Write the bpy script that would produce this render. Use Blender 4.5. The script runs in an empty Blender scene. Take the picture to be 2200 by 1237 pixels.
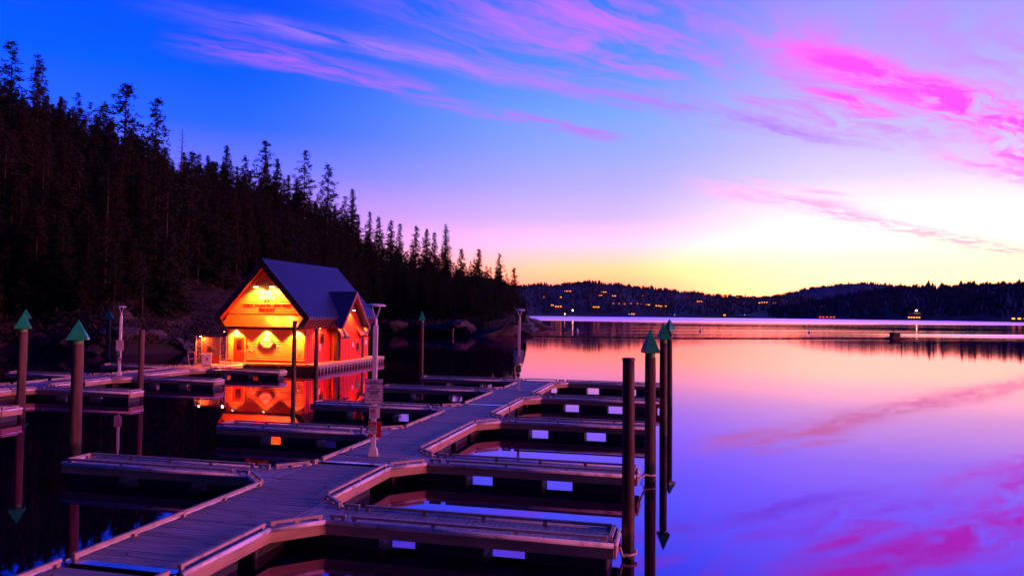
import bpy, math, random
import numpy as np
from mathutils import Vector, Matrix

R = math.radians
random.seed(7)
rng = np.random.default_rng(11)
scene = bpy.context.scene
col = scene.collection

def lin(r, g, b):
    return tuple(((c/255)/12.92 if c/255 <= .04045 else ((c/255+.055)/1.055)**2.4) for c in (r, g, b)) + (1.0,)

# ------------------------------------------------------------------ camera
F_PX, W_PX = 1560.0, 2200.0
PITCH, ROLL, CAM_Z = R(2.02), R(0.53), 5.2
cam_d = bpy.data.cameras.new('camera')
cam = bpy.data.objects.new('camera', cam_d)
col.objects.link(cam)
cam_d.sensor_width = 36.0
cam_d.lens = 36.0*F_PX/W_PX
cam_d.clip_end = 60000
cam_d.clip_start = 0.1
cam.matrix_world = Matrix.Translation((0, 0, CAM_Z)) @ Matrix.Rotation(R(90)+PITCH, 4, 'X') @ Matrix.Rotation(ROLL, 4, 'Z')
scene.camera = cam
scene.view_settings.view_transform = 'Standard'
scene.view_settings.look = 'None'
scene.view_settings.exposure = 0.3
scene.view_settings.gamma = 1.0
scene.cycles.max_bounces = 8
scene.cycles.sample_clamp_indirect = 6.0
scene.cycles.use_denoising = True

# ------------------------------------------------------------------ node helper
class NT:
    def __init__(s, tree): s.t = tree; s.n = tree.nodes; s.l = tree.links
    def node(s, typ, **kw):
        n = s.n.new(typ)
        for k, v in kw.items(): setattr(n, k, v)
        return n
    def put(s, sock, v):
        if isinstance(v, bpy.types.NodeSocket): s.l.new(v, sock)
        else: sock.default_value = v
    def math(s, op, a, b=None, c=None, clamp=False):
        n = s.node('ShaderNodeMath', operation=op, use_clamp=clamp)
        s.put(n.inputs[0], a)
        if b is not None: s.put(n.inputs[1], b)
        if c is not None: s.put(n.inputs[2], c)
        return n.outputs[0]
    def add(s, a, b): return s.math('ADD', a, b)
    def mul(s, a, b): return s.math('MULTIPLY', a, b)
    def sub(s, a, b): return s.math('SUBTRACT', a, b)
    def maprange(s, v, a, b, c=0.0, d=1.0, smooth=True):
        n = s.node('ShaderNodeMapRange', interpolation_type='SMOOTHSTEP' if smooth else 'LINEAR')
        s.put(n.inputs[0], v)
        for i, x in enumerate((a, b, c, d)): s.put(n.inputs[1+i], x)
        return n.outputs[0]
    def mix(s, f, a, b, mode='MIX'):
        n = s.node('ShaderNodeMix', data_type='RGBA', blend_type=mode)
        s.put(n.inputs[0], f); s.put(n.inputs[6], a); s.put(n.inputs[7], b)
        return n.outputs[2]
    def ramp(s, f, stops):
        n = s.node('ShaderNodeValToRGB')
        e = n.color_ramp.elements
        while len(e) < len(stops): e.new(0.5)
        for el, (p, c) in zip(e, stops): el.position = p; el.color = c
        s.put(n.inputs[0], f)
        return n.outputs[0]
    def noise(s, vec, scale, detail=3.0, rough=.55, dist=0.0):
        n = s.node('ShaderNodeTexNoise')
        s.put(n.inputs['Vector'], vec)
        n.inputs['Scale'].default_value = scale; n.inputs['Detail'].default_value = detail
        n.inputs['Roughness'].default_value = rough; n.inputs['Distortion'].default_value = dist
        return n.outputs[0]
    def comb(s, x, y, z=0.0):
        n = s.node('ShaderNodeCombineXYZ'); s.put(n.inputs[0], x); s.put(n.inputs[1], y); s.put(n.inputs[2], z)
        return n.outputs[0]
    def sep(s, v):
        n = s.node('ShaderNodeSeparateXYZ'); s.put(n.inputs[0], v); return n.outputs

# ------------------------------------------------------------------ world: dusk sky with pink cirrus
world = bpy.data.worlds.new('World'); scene.world = world
world.use_nodes = True
world.node_tree.nodes.clear()
T = NT(world.node_tree)
tc = T.node('ShaderNodeTexCoord')
nrm = T.node('ShaderNodeVectorMath', operation='NORMALIZE')
T.l.new(tc.outputs['Generated'], nrm.inputs[0])
dx, dy, dz = T.sep(nrm.outputs[0])
GLOW = R(31)
hyp = T.math('SQRT', T.add(T.mul(dx, dx), T.add(T.mul(dy, dy), 1e-6)))
cosd = T.math('DIVIDE', T.add(T.mul(dx, math.sin(GLOW)), T.mul(dy, math.cos(GLOW))), hyp)
diff = T.mul(T.math('ARCCOSINE', T.math('MINIMUM', T.math('MAXIMUM', cosd, -1.0), 1.0)), 180/math.pi)
elev = T.mul(T.math('ARCSINE', T.math('MAXIMUM', dz, 0.0)), 180/math.pi)
ef = T.math('DIVIDE', elev, 90.0)
HG = 4.0   # ramp colours are stored at a quarter of their radiance
def stops(lst): return [(e/90.0, tuple(x/HG for x in (c if isinstance(c[0], float) else lin(*c)[:3]))+(1.0,)) for e, c in lst]
def sky_ramp(lst):
    n = T.node('ShaderNodeVectorMath', operation='SCALE'); T.l.new(T.ramp(ef, stops(lst)), n.inputs[0]); n.inputs['Scale'].default_value = HG
    return n.outputs[0]
rA = sky_ramp([(0, (6.0, 1.3, .22)), (2.2, (5.0, 1.5, .60)), (4.0, (2.8, 1.7, .68)), (6.5, (1.35, 1.03, 1.1)), (10, (.72, .61, 1.8)),
    (12.6, (.55, .47, 2.2)), (15.5, (.46, .41, 2.5)), (19, (.36, .33, 2.6)), (23, (.27, .26, 2.5)), (32, (.06, .09, 1.2)), (45, (12, 40, 180)), (90, (4, 16, 100))])
rM = sky_ramp([(0, (3.6, .50, .05)), (2.0, (3.0, .52, .22)), (3.4, (2.2, .72, .26)), (5.4, (1.2, .64, .82)), (7.5, (.66, .46, 1.5)),
    (10, (.45, .39, 2.1)), (12.5, (.30, .36, 2.4)), (15.5, (.18, .34, 2.5)), (19, (.08, .25, 2.4)), (24, (.035, .16, 2.1)), (34, (.006, .06, 1.0)), (45, (6, 38, 170)), (90, (3, 14, 92))])
rB = sky_ramp([(0, (1.5, .20, .17)), (2.6, (1.15, .24, .48)), (5.6, (226, 134, 246)), (8, (180, 130, 255)), (10.5, (.15, .17, 1.25)),
    (13.5, (.022, .12, 1.5)), (17, (.002, .095, 1.6)), (22, (.001, .066, 1.5)), (32, (.001, .03, .85)), (50, (0, 28, 150)), (90, (2, 14, 92))])
rD = sky_ramp([(0, (52, 34, 74)), (10, (24, 28, 92)), (30, (5, 20, 88)), (90, (3, 14, 92))])
sky = T.mix(T.maprange(diff, 5, 24), rA, rM)
sky = T.mix(T.maprange(diff, 21, 54), sky, rB)
sky = T.mix(T.maprange(diff, 64, 108), sky, rD)
# cirrus on a plane overhead: streaks run along one wind direction
zc = T.math('MAXIMUM', dz, 0.02)
px = T.math('DIVIDE', dx, zc); py = T.math('DIVIDE', dy, zc)
ca, sa = math.cos(R(38)), math.sin(R(38))
a_ = T.add(T.mul(px, ca), T.mul(py, sa))
b_ = T.add(T.mul(px, -sa), T.mul(py, ca))
warp = T.sub(T.noise(T.comb(T.mul(a_, .55), T.mul(b_, .8), 3.1), 1.0, 2.0), .5)
warp2 = T.sub(T.noise(T.comb(T.mul(a_, 2.0), T.mul(b_, 2.6), 7.7), 1.0, 4.0, .6), .5)
bw = T.add(b_, T.add(T.mul(warp, .5), T.mul(warp2, .22)))
wisp = T.noise(T.comb(T.mul(a_, .9), T.mul(bw, 4.6), 1.3), 1.0, 6.0, .62, .6)
fine = T.noise(T.comb(T.mul(a_, 2.6), T.mul(bw, 9.0), 9.3), 1.0, 5.0, .6, .5)
cl = T.add(T.mul(wisp, .52), T.mul(fine, .48))
def band(b0, w, a0, a1, soft, thr, gain, slope=0.0, aref=0.0, widen=0.0):
    ctr = T.add(b0, T.mul(T.sub(a_, aref), slope)) if slope else b0
    ww = T.math('MAXIMUM', T.add(w, T.mul(T.sub(a_, aref), widen)), w*.5) if widen else w
    g = T.math('POWER', 2.718, T.mul(T.math('POWER', T.math('DIVIDE', T.sub(bw, ctr), ww), 2.0), -1.0))
    win = T.mul(T.maprange(a_, a0-soft, a0+soft), T.maprange(a_, a1-soft, a1+soft, 1.0, 0.0))
    nz = T.maprange(cl, thr, thr+.22)
    return T.mul(T.mul(T.mul(g, win), nz), gain)
magenta = band(1.37, .12, 2.4, 9.0, .5, .35, 1.1, 0.0, 2.6, .07)
magenta = T.math('MAXIMUM', magenta, band(1.66, .07, 3.0, 3.7, .25, .34, .95))
broad = band(1.78, .36, 1.3, 4.2, .7, .41, .80)
violet = band(2.42, .10, 0.85, 4.0, .5, .37, .85, -.13, 1.5)
left = T.math('MAXIMUM', band(2.84, .12, .75, 1.7, .2, .42, .85), band(2.95, .085, 1.7, 2.95, .2, .36, .9))
top = band(.85, .35, 2.0, 8.0, 1.2, .40, .55)
low = band(3.46, .20, 4.7, 16, .8, .34, .95, .065, 5.0, .02)
low2 = band(3.08, .07, 4.7, 5.8, .25, .34, .8)
lowm = band(1.78, .10, 4.9, 9.0, .5, .36, .85)
scat = T.mul(T.mul(T.maprange(cl, .56, .74), T.maprange(bw, .2, 1.2)), T.mul(T.maprange(bw, 2.3, 2.9, 1.0, 0.0), .5))
mag_c, vio_c, salm_c = (1.05, .065, 1.15, 1), (.42, .18, 1.7, 1), (1.15, .40, .58, 1)
sky = T.mix(T.math('MINIMUM', broad, .8), sky, (.66, .14, 1.6, 1))
sky = T.mix(T.math('MINIMUM', violet, .8), sky, vio_c)
sky = T.mix(T.math('MINIMUM', left, .85), sky, (.52, .12, 1.5, 1))
sky = T.mix(T.math('MINIMUM', T.add(top, scat), .6), sky, (.55, .17, 1.6, 1))
sky = T.mix(T.math('MINIMUM', T.add(low, low2), .85), sky, salm_c)
sky = T.mix(T.math('MINIMUM', lowm, .8), sky, (1.05, .26, 1.3, 1))
sky = T.mix(T.math('MINIMUM', magenta, .95), sky, mag_c)
bg = T.node('ShaderNodeBackground'); T.put(bg.inputs[0], sky); bg.inputs[1].default_value = 1.0
out = T.node('ShaderNodeOutputWorld'); T.l.new(bg.outputs[0], out.inputs[0])

# ------------------------------------------------------------------ low red afterglow sun, off frame to the right
SUN_AZ, SUN_EL = R(103), R(9)
sd = bpy.data.lights.new('sun', 'SUN'); sd.energy = 2.2; sd.angle = R(11); sd.color = (1.0, .20, .25)
sun = bpy.data.objects.new('sun', sd); col.objects.link(sun)
sun_dir = Vector((math.sin(SUN_AZ)*math.cos(SUN_EL), math.cos(SUN_AZ)*math.cos(SUN_EL), math.sin(SUN_EL)))
sun.rotation_euler = sun_dir.to_track_quat('Z', 'Y').to_euler()

# ------------------------------------------------------------------ materials
MATS = {}
def mat(name, base, rough=.6, metal=0.0, var=.25, vscale=4.0, bump=.0, bscale=40.0, stretch=(1, 1, 1), spec=.5, second=None, emit=None, estr=0.0, wet=False):
    m = bpy.data.materials.new(name); m.use_nodes = True
    t = NT(m.node_tree); bs = t.n['Principled BSDF']
    c = t.node('ShaderNodeTexCoord'); mp = t.node('ShaderNodeMapping'); mp.inputs['Scale'].default_value = stretch
    t.l.new(c.outputs['Object'], mp.inputs[0]); vec = mp.outputs[0]
    oi = t.node('ShaderNodeObjectInfo')
    off = t.node('ShaderNodeVectorMath', operation='ADD'); t.l.new(vec, off.inputs[0])
    t.l.new(t.comb(t.mul(oi.outputs['Random'], 37.0), t.mul(oi.outputs['Random'], 91.0), t.mul(oi.outputs['Random'], 53.0)), off.inputs[1])
    vec = off.outputs[0]
    n = t.noise(vec, vscale, 5.0, .6)
    b = (*base, 1.0)
    sc = second if second else tuple(x*(1-var*1.6) for x in base)
    hi = tuple(min(1, x*(1+var*.7)) for x in base)
    colr = t.ramp(n, [(.3, (*sc, 1)), (.52, b), (.75, (*hi, 1))])
    tone = t.add(1.0-var*.35, t.mul(oi.outputs['Random'], var*.7))
    colr = t.mix(1.0, colr, t.comb(tone, tone, tone), 'MULTIPLY')
    if wet:
        zz = t.sep(c.outputs['Object'])[2]
        lim = t.add(.55, t.mul(t.sub(t.noise(vec, 7.0, 3.0), .5), .5))
        colr = t.mix(t.maprange(t.sub(zz, lim), -.12, .14, 1.0, 0.0), colr, (.012, .012, .008, 1))
        streak = t.noise(t.comb(t.mul(t.sep(c.outputs['Object'])[0], 9.0), t.mul(t.sep(c.outputs['Object'])[1], 9.0), t.mul(zz, .35)), 1.0, 4.0, .6)
        colr = t.mix(t.maprange(streak, .52, .68, 0.0, .75), colr, (base[0]*.25, base[1]*.25, base[2]*.25, 1))
        colr = t.mix(t.maprange(streak, .30, .42, .5, 0.0), colr, (min(1, base[0]*2.0), base[1]*1.7, base[2]*1.5, 1))
    t.put(bs.inputs['Base Color'], colr)
    t.put(bs.inputs['Roughness'], t.maprange(n, .25, .8, max(0, rough-.12), min(1, rough+.12)))
    bs.inputs['Metallic'].default_value = metal
    bs.inputs['Specular IOR Level'].default_value = spec
    if bump:
        bn = t.node('ShaderNodeBump'); bn.inputs['Strength'].default_value = bump; bn.inputs['Distance'].default_value = .02
        t.put(bn.inputs['Height'], t.noise(vec, bscale, 5.0, .65)); t.l.new(bn.outputs[0], bs.inputs['Normal'])
    if emit:
        bs.inputs['Emission Color'].default_value = (*emit, 1); bs.inputs['Emission Strength'].default_value = estr
    MATS[name] = m
    return m
mat('deck', (.33, .27, .235), .7, var=.42, vscale=3, bump=.3, bscale=60, stretch=(.4, 6, 1))
mat('deck_finger', (.36, .30, .28), .55, var=.40, vscale=3, bump=.3, bscale=50, stretch=(6, .5, 1))
mat('fascia', (.44, .27, .17), .7, var=.22, vscale=2.5, bump=.25, bscale=30, stretch=(.6, .6, 3))
mat('rail', (.48, .34, .27), .6, var=.25, vscale=4, bump=.2, bscale=50)
mat('bumper', (.82, .78, .80), .35, var=.12, vscale=3, second=(.45, .40, .40))
mat('float', (.035, .03, .03), .6, var=.4, vscale=3, bump=.2)
mat('hinge', (.45, .45, .5), .28, 1.0, var=.2, vscale=9)
mat('wood_pile', (.14, .062, .045), .85, var=.5, vscale=3.0, bump=1.0, bscale=10, stretch=(3, 3, .28), second=(.05, .03, .026), wet=True)
mat('steel_pile', (.075, .016, .012), .62, var=.4, vscale=2, bump=.35, bscale=14, second=(.11, .03, .02), wet=True)
mat('cap_green', (.012, .42, .15), .35, var=.15, vscale=3)
mat('cap_collar', (.10, .36, .05), .4, var=.15, vscale=3)
mat('post_white', (.72, .68, .70), .4, var=.08, vscale=3)
mat('sign_white', (.62, .56, .62), .5, var=.05, vscale=3)
mat('sign_back', (.55, .50, .62), .3, .6, var=.08, vscale=3)
mat('sign_red', (.42, .02, .02), .5, var=.1)
mat('ink_dark', (.03, .02, .06), .6, var=.1)
mat('ink_red', (.45, .015, .02), .6, var=.1)
mat('letter_red', (.30, .004, .003), .5, var=.1)
mat('sign_green', (.015, .10, .02), .5, var=.15)
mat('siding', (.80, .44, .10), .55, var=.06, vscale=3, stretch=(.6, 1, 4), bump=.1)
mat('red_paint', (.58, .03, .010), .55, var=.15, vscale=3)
mat('batten_red', (.58, .045, .012), .6, var=.15, vscale=3, stretch=(3, 3, .5))
mat('trim_dark', (.045, .018, .018), .55, var=.2)
mat('trim_mauve', (.22, .06, .08), .5, var=.12)
mat('soffit', (.58, .06, .02), .6, var=.12)
mat('roof_metal', (.075, .11, .27), .42, .55, var=.05, vscale=.5)
mat('pent_metal', (.52, .19, .04), .36, .35, var=.03, vscale=.6)
mat('pent_dark', (.06, .04, .04), .45, .3, var=.2)
mat('window_glass', (.02, .008, .006), .08, var=.1)
mat('galv', (.50, .42, .40), .45, .5, var=.2)
mat('cabinet', (.60, .52, .62), .45, var=.1)
mat('rope', (.62, .48, .42), .8, var=.2)
mat('chain', (.06, .04, .045), .5, .7, var=.3)
mat('bark', (.055, .030, .022), .9, var=.4, vscale=6, bump=.6, bscale=14, stretch=(2, 2, .4))
mat('needles', (.015, .021, .010), .85, var=.5, vscale=.6, spec=.2)
mat('needles_warm', (.020, .020, .010), .85, var=.5, vscale=.6, spec=.2)
mat('dead_wood', (.09, .06, .05), .9, var=.3)
mat('boulder', (.06, .044, .048), .9, var=.5, vscale=.9, bump=1.0, bscale=4.0, second=(.025, .018, .02))
mat('hill_soil', (.030, .018, .012), .95, var=.5, vscale=.12, bump=.6, bscale=.8)
mat('brush', (.026, .016, .010), .9, var=.5, vscale=.5)
mat('far_needles', (.009, .013, .018), .95, var=.4, vscale=.01)
mat('far_soil', (.008, .010, .012), .95, var=.4, vscale=.01)
mat('house_wall', (.30, .25, .22), .8, var=.15)
mat('house_roof', (.06, .05, .05), .8, var=.15)
mat('white_buoy', (.8, .8, .8), .4, var=.05)
mat('boom_log', (.06, .04, .035), .8, var=.3)
mat('leaf_litter', (.03, .02, .02), .9, var=.3)
def emit_mat(name, c, s):
    m = bpy.data.materials.new(name); m.use_nodes = True; t = NT(m.node_tree); t.n.clear()
    e = t.node('ShaderNodeEmission'); e.inputs[0].default_value = (*c, 1); e.inputs[1].default_value = s
    o = t.node('ShaderNodeOutputMaterial'); t.l.new(e.outputs[0], o.inputs[0]); MATS[name] = m
emit_mat('lamp_glow', (1.0, .62, .25), 22.0)
emit_mat('lit_window', (1.0, .24, .03), 3.6)
emit_mat('lit_window_red', (1.0, .12, .02), 1.6)
emit_mat('shore_light', (1.0, .55, .18), 30.0)
emit_mat('blue_light', (.2, .35, 1.0), 2.0)

# water
def water_mat():
    m = bpy.data.materials.new('lake_water'); m.use_nodes = True; t = NT(m.node_tree); t.n.clear()
    g = t.node('ShaderNodeNewGeometry'); x, y, z = t.sep(g.outputs['Position'])
    streak = t.noise(t.comb(t.mul(x, .004), t.mul(y, .03), 0.0), 1.0, 4.0, .6)
    ruff_far = t.maprange(t.add(t.add(y, t.mul(x, .25)), t.mul(t.sub(streak, .5), 260.0)), 500, 760)
    mid = t.maprange(t.add(y, t.mul(t.sub(streak, .5), 40.0)), 150, 175)
    stripes = t.maprange(streak, .40, .66)
    patch = t.mul(t.maprange(t.math('ABSOLUTE', t.sub(t.add(y, t.mul(x, -.05)), 205.0)), 10.0, 26.0, 1.0, 0.0), t.maprange(x, 95.0, 150.0))
    rough = t.add(t.add(.032, t.mul(t.maprange(y, 55.0, 150.0), .034)), t.mul(mid, t.add(.012, t.mul(t.mul(stripes, t.maprange(x, 15.0, 80.0, .35, 1.0)), .060))))
    rough = t.add(rough, t.mul(patch, .18))
    rough = t.add(rough, t.mul(ruff_far, .27))
    gl = t.node('ShaderNodeBsdfGlossy'); gl.distribution = 'BECKMANN'
    gl.inputs['Color'].default_value = (.90, .52, 1.0, 1)
    t.put(gl.inputs['Roughness'], t.math('MINIMUM', rough, .5))
    bn = t.node('ShaderNodeBump'); bn.inputs['Strength'].default_value = .06; bn.inputs['Distance'].default_value = .05
    t.put(bn.inputs['Height'], t.noise(t.comb(t.mul(x, .25), t.mul(y, .35), 0.0), 1.0, 2.0))
    t.l.new(bn.outputs[0], gl.inputs['Normal'])
    df = t.node('ShaderNodeBsdfDiffuse'); df.inputs[0].default_value = (.004, .003, .010, 1)
    lw = t.node('ShaderNodeFresnel'); lw.inputs[0].default_value = 2.6
    mx = t.node('ShaderNodeMixShader'); t.l.new(lw.outputs[0], mx.inputs[0]); t.l.new(df.outputs[0], mx.inputs[1]); t.l.new(gl.outputs[0], mx.inputs[2])
    o = t.node('ShaderNodeOutputMaterial'); t.l.new(mx.outputs[0], o.inputs[0])
    MATS['water'] = m
water_mat()

# ------------------------------------------------------------------ mesh helpers
class MB:
    def __init__(s): s.v = []; s.f = []
    def poly(s, pts, faces):
        o = len(s.v); s.v += [tuple(p) for p in pts]; s.f += [tuple(i+o for i in f) for f in faces]; return s
    def box(s, a, b):
        x0, y0, z0 = a; x1, y1, z1 = b
        if x0 > x1: x0, x1 = x1, x0
        if y0 > y1: y0, y1 = y1, y0
        if z0 > z1: z0, z1 = z1, z0
        return s.poly([(x0,y0,z0),(x1,y0,z0),(x1,y1,z0),(x0,y1,z0),(x0,y0,z1),(x1,y0,z1),(x1,y1,z1),(x0,y1,z1)],
                      [(0,3,2,1),(4,5,6,7),(0,1,5,4),(1,2,6,5),(2,3,7,6),(3,0,4,7)])
    def beam(s, p0, p1, w, z0, z1, off=0.0):
        # horizontal beam from p0 to p1 (xy), width w, offset sideways to the right of travel
        d = Vector((p1[0]-p0[0], p1[1]-p0[1])).normalized(); n = Vector((d.y, -d.x))
        c = [Vector(p0[:2])+n*(off-w/2), Vector(p1[:2])+n*(off-w/2), Vector(p1[:2])+n*(off+w/2), Vector(p0[:2])+n*(off+w/2)]
        pts = [(q.x, q.y, z0) for q in c]+[(q.x, q.y, z1) for q in c]
        return s.poly(pts, [(0,1,2,3),(7,6,5,4),(4,5,1,0),(5,6,2,1),(6,7,3,2),(7,4,0,3)])
    def prism(s, poly2, z0, z1):
        n = len(poly2)
        pts = [(x, y, z0) for x, y in poly2]+[(x, y, z1) for x, y in poly2]
        return s.poly(pts, [tuple(reversed(range(n))), tuple(range(n, 2*n))]+[(i, (i+1) % n, n+(i+1) % n, n+i) for i in range(n)])
    def extrude(s, pts3, vec):
        n = len(pts3); v = Vector(vec)
        pts = [tuple(p) for p in pts3]+[tuple(Vector(p)+v) for p in pts3]
        return s.poly(pts, [tuple(reversed(range(n))), tuple(range(n, 2*n))]+[(i, (i+1) % n, n+(i+1) % n, n+i) for i in range(n)])
    def tube(s, path, rad, seg=8, caps=True):
        path = [Vector(p) for p in path]
        rads = rad if isinstance(rad, (list, tuple)) else [rad]*len(path)
        o = len(s.v); up = Vector((0, 0, 1))
        for i, p in enumerate(path):
            d = (path[min(i+1, len(path)-1)]-path[max(i-1, 0)]).normalized()
            a = d.cross(up)
            if a.length < 1e-3: a = d.cross(Vector((1, 0, 0)))
            a.normalize(); b = d.cross(a)
            for k in range(seg):
                t = 2*math.pi*k/seg
                s.v.append(tuple(p+(a*math.cos(t)+b*math.sin(t))*rads[i]))
        for i in range(len(path)-1):
            for k in range(seg):
                q = o+i*seg; s.f.append((q+k, q+(k+1) % seg, q+seg+(k+1) % seg, q+seg+k))
        if caps:
            s.f.append(tuple(o+k for k in reversed(range(seg)))); e = o+(len(path)-1)*seg; s.f.append(tuple(e+k for k in range(seg)))
        return s
    def lathe(s, prof, seg=20, c=(0, 0)):
        o = len(s.v)
        for r_, z in prof:
            for k in range(seg):
                t = 2*math.pi*k/seg; s.v.append((c[0]+r_*math.cos(t), c[1]+r_*math.sin(t), z))
        for i in range(len(prof)-1):
            for k in range(seg):
                q = o+i*seg; s.f.append((q+k, q+(k+1) % seg, q+seg+(k+1) % seg, q+seg+k))
        s.f.append(tuple(o+k for k in reversed(range(seg)))); e = o+(len(prof)-1)*seg; s.f.append(tuple(e+k for k in range(seg)))
        return s
    def mesh(s, name):
        me = bpy.data.meshes.new(name); me.from_pydata(s.v, [], s.f); me.update(); return me
    def build(s, name, m, parent=None, smooth=False, bevel=0.0):
        return link(name, s.mesh(name), m, parent, smooth, bevel)
def link(name, me, m, parent=None, smooth=False, bevel=0.0):
    if not me.materials: me.materials.append(MATS[m])
    if smooth: me.polygons.foreach_set('use_smooth', [True]*len(me.polygons))
    o = bpy.data.objects.new(name, me); col.objects.link(o)
    if parent: o.parent = parent
    if bevel:
        b = o.modifiers.new('bevel', 'BEVEL'); b.width = bevel; b.segments = 2; b.limit_method = 'ANGLE'
    return o
def tag(o, label=None, cat=None, group=None, kind=None):
    if label: o['label'] = label
    if cat: o['category'] = cat
    if group: o['group'] = group
    if kind: o['kind'] = kind
    return o
def empty(name, loc, rz=0.0):
    o = bpy.data.objects.new(name, None); col.objects.link(o); o.location = loc; o.rotation_euler = (0, 0, rz); o.empty_display_size = .2
    return o
TH = R(13.6)
def UV(u, v, z=0.0): return (u*math.cos(TH)+v*math.sin(TH), -u*math.sin(TH)+v*math.cos(TH), z)

def text_mesh(s, size, depth=.004, align='CENTER', fat=0.0):
    cu = bpy.data.curves.new('lettering', 'FONT'); cu.body = s; cu.size = size; cu.extrude = depth; cu.offset = fat; cu.align_x = align; cu.align_y = 'CENTER'
    o = bpy.data.objects.new('lettering', cu); col.objects.link(o)
    dg = bpy.context.evaluated_depsgraph_get(); me = bpy.data.meshes.new_from_object(o.evaluated_get(dg))
    bpy.data.objects.remove(o); me.name = 'lettering'; me.materials.clear()
    return me
def lettering(s, size, m, parent, loc, bold=1.0, depth=.004, fat=0.0):
    o = link('lettering', text_mesh(s, size, depth, 'CENTER', fat), m, parent); o.location = loc; o.rotation_euler = (R(90), 0, 0); o.scale = (bold, 1, 1)
    return o

# ================================================================== SETTING
# lake
mb = MB()
ys = [-200, -20, 0, 20, 40, 60, 90, 140, 250, 500, 1000, 2500, 9000]
xs = [-6000, -1500, -300, -60, 0, 60, 300, 1500, 6000]
pts = [(x, y, 0) for y in ys for x in xs]
n = len(xs)
mb.poly(pts, [(j*n+i, j*n+i+1, (j+1)*n+i+1, (j+1)*n+i) for j in range(len(ys)-1) for i in range(n-1)])
tag(mb.build('lake_water', 'water'), 'calm lake mirroring the blue and pink dusk sky', None, kind='structure')

def pix_az(x): return math.atan((x-1100)/F_PX)
def hor_y(x): return 673.5+(x-1100)*.0093
def pix_tan(x, y): return (hor_y(x)-y)/F_PX*math.cos(pix_az(x))     # tan of elevation
def terrain(name, keys, rs, step, prof, extra, m, label, rough=1.0, seed=1, back=1.6):
    """keys: (px, shore r, ridge r, ridge height). Polar sheet of real ground."""
    rg = np.random.default_rng(seed)
    kx = [pix_az(k[0]) for k in keys]
    az = np.arange(kx[0], kx[-1]+1e-6, step)
    sh = np.interp(az, kx, [k[1] for k in keys]); rd = np.interp(az, kx, [k[2] for k in keys]); hh = np.interp(az, kx, [k[3] for k in keys])
    ts = np.array([-.06, -.02, 0, .015, .03, .05] + list(np.linspace(.08, 1.0, rs)) + [1.1, 1.25, back])
    na, nt = len(az), len(ts)
    # smooth noise lattice
    def sm(k):
        g = rg.normal(size=(na//k+3, nt//k+3)); ii = np.linspace(0, g.shape[0]-2.001, na); jj = np.linspace(0, g.shape[1]-2.001, nt)
        i0 = ii.astype(int); j0 = jj.astype(int); fi = (ii-i0)[:, None]; fj = (jj-j0)[None, :]
        return (g[i0][:, j0]*(1-fi)*(1-fj)+g[i0+1][:, j0]*fi*(1-fj)+g[i0][:, j0+1]*(1-fi)*fj+g[i0+1][:, j0+1]*fi*fj)
    nz = sm(8)*1.0+sm(4)*.6+sm(2)*.35
    V = np.zeros((na, nt, 3))
    for j, t in enumerate(ts):
        r_ = sh+(rd-sh)*t
        if t <= 0: z = np.full(na, -3.0 if t < -.03 else (-.8 if t < 0 else .1))
        else:
            z = hh*prof(min(t, 1.0)) if t <= 1 else hh*(1-(t-1)*.55)
            z = np.maximum(z+extra*min(1, t/.03)*np.minimum(1, hh/8), .15) + nz[:, j]*rough*min(1, t*14)*np.minimum(1, hh/6)
            z = np.maximum(z, .12)
        V[:, j, 0] = np.sin(az)*r_; V[:, j, 1] = np.cos(az)*r_; V[:, j, 2] = z
    faces = [(i*nt+j, (i+1)*nt+j, (i+1)*nt+j+1, i*nt+j+1) for i in range(na-1) for j in range(nt-1)]
    me = bpy.data.meshes.new(name); me.from_pydata(V.reshape(-1, 3).tolist(), [], faces); me.update()
    o = link(name, me, m, smooth=True); tag(o, label, kind='structure')
    def height(a, t):
        i = min(max((a-kx[0])/step, 0), na-1.001); i0 = int(i); fi = i-i0
        j = int(np.searchsorted(ts, t))-1; j = min(max(j, 0), nt-2); fj = (t-ts[j])/(ts[j+1]-ts[j])
        p = V[i0, j]*(1-fi)*(1-fj)+V[i0+1, j]*fi*(1-fj)+V[i0, j+1]*(1-fi)*fj+V[i0+1, j+1]*fi*fj
        return p
    return height, kx
# near wooded hill on the left; skyline rows are ridge ground + tree height
def hk(px, shore, ridge, ytop, tree):
    return (px, shore, ridge, max(.3, pix_tan(px, ytop)*ridge+CAM_Z-tree))
near_keys = [(-900, 96, 200, 100), hk(-400, 100, 220, -60, 14), hk(-150, 104, 230, 70, 14), hk(0, 107, 235, 165, 13), hk(120, 103, 235, 240, 13), hk(250, 95, 228, 300, 12), hk(400, 99, 222, 352, 12),
    hk(500, 106, 222, 378, 12), hk(600, 122, 226, 400, 12), hk(700, 150, 235, 446, 11), hk(800, 180, 250, 503, 11), hk(900, 178, 250, 544, 10),
    hk(1000, 170, 246, 580, 9), hk(1080, 167, 240, 602, 8), hk(1115, 172, 238, 626, 6), hk(1140, 188, 262, 664, 3.5), (1160, 250, 330, 2.6), (1172, 300, 345, .4)]
hill_h, hill_kx = terrain('wooded_hillside', near_keys, 26, R(.45), lambda t: t**.92, 0.5, 'hill_soil', 'dark steep wooded slope rising from the left shore', 1.3, 3)

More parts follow.
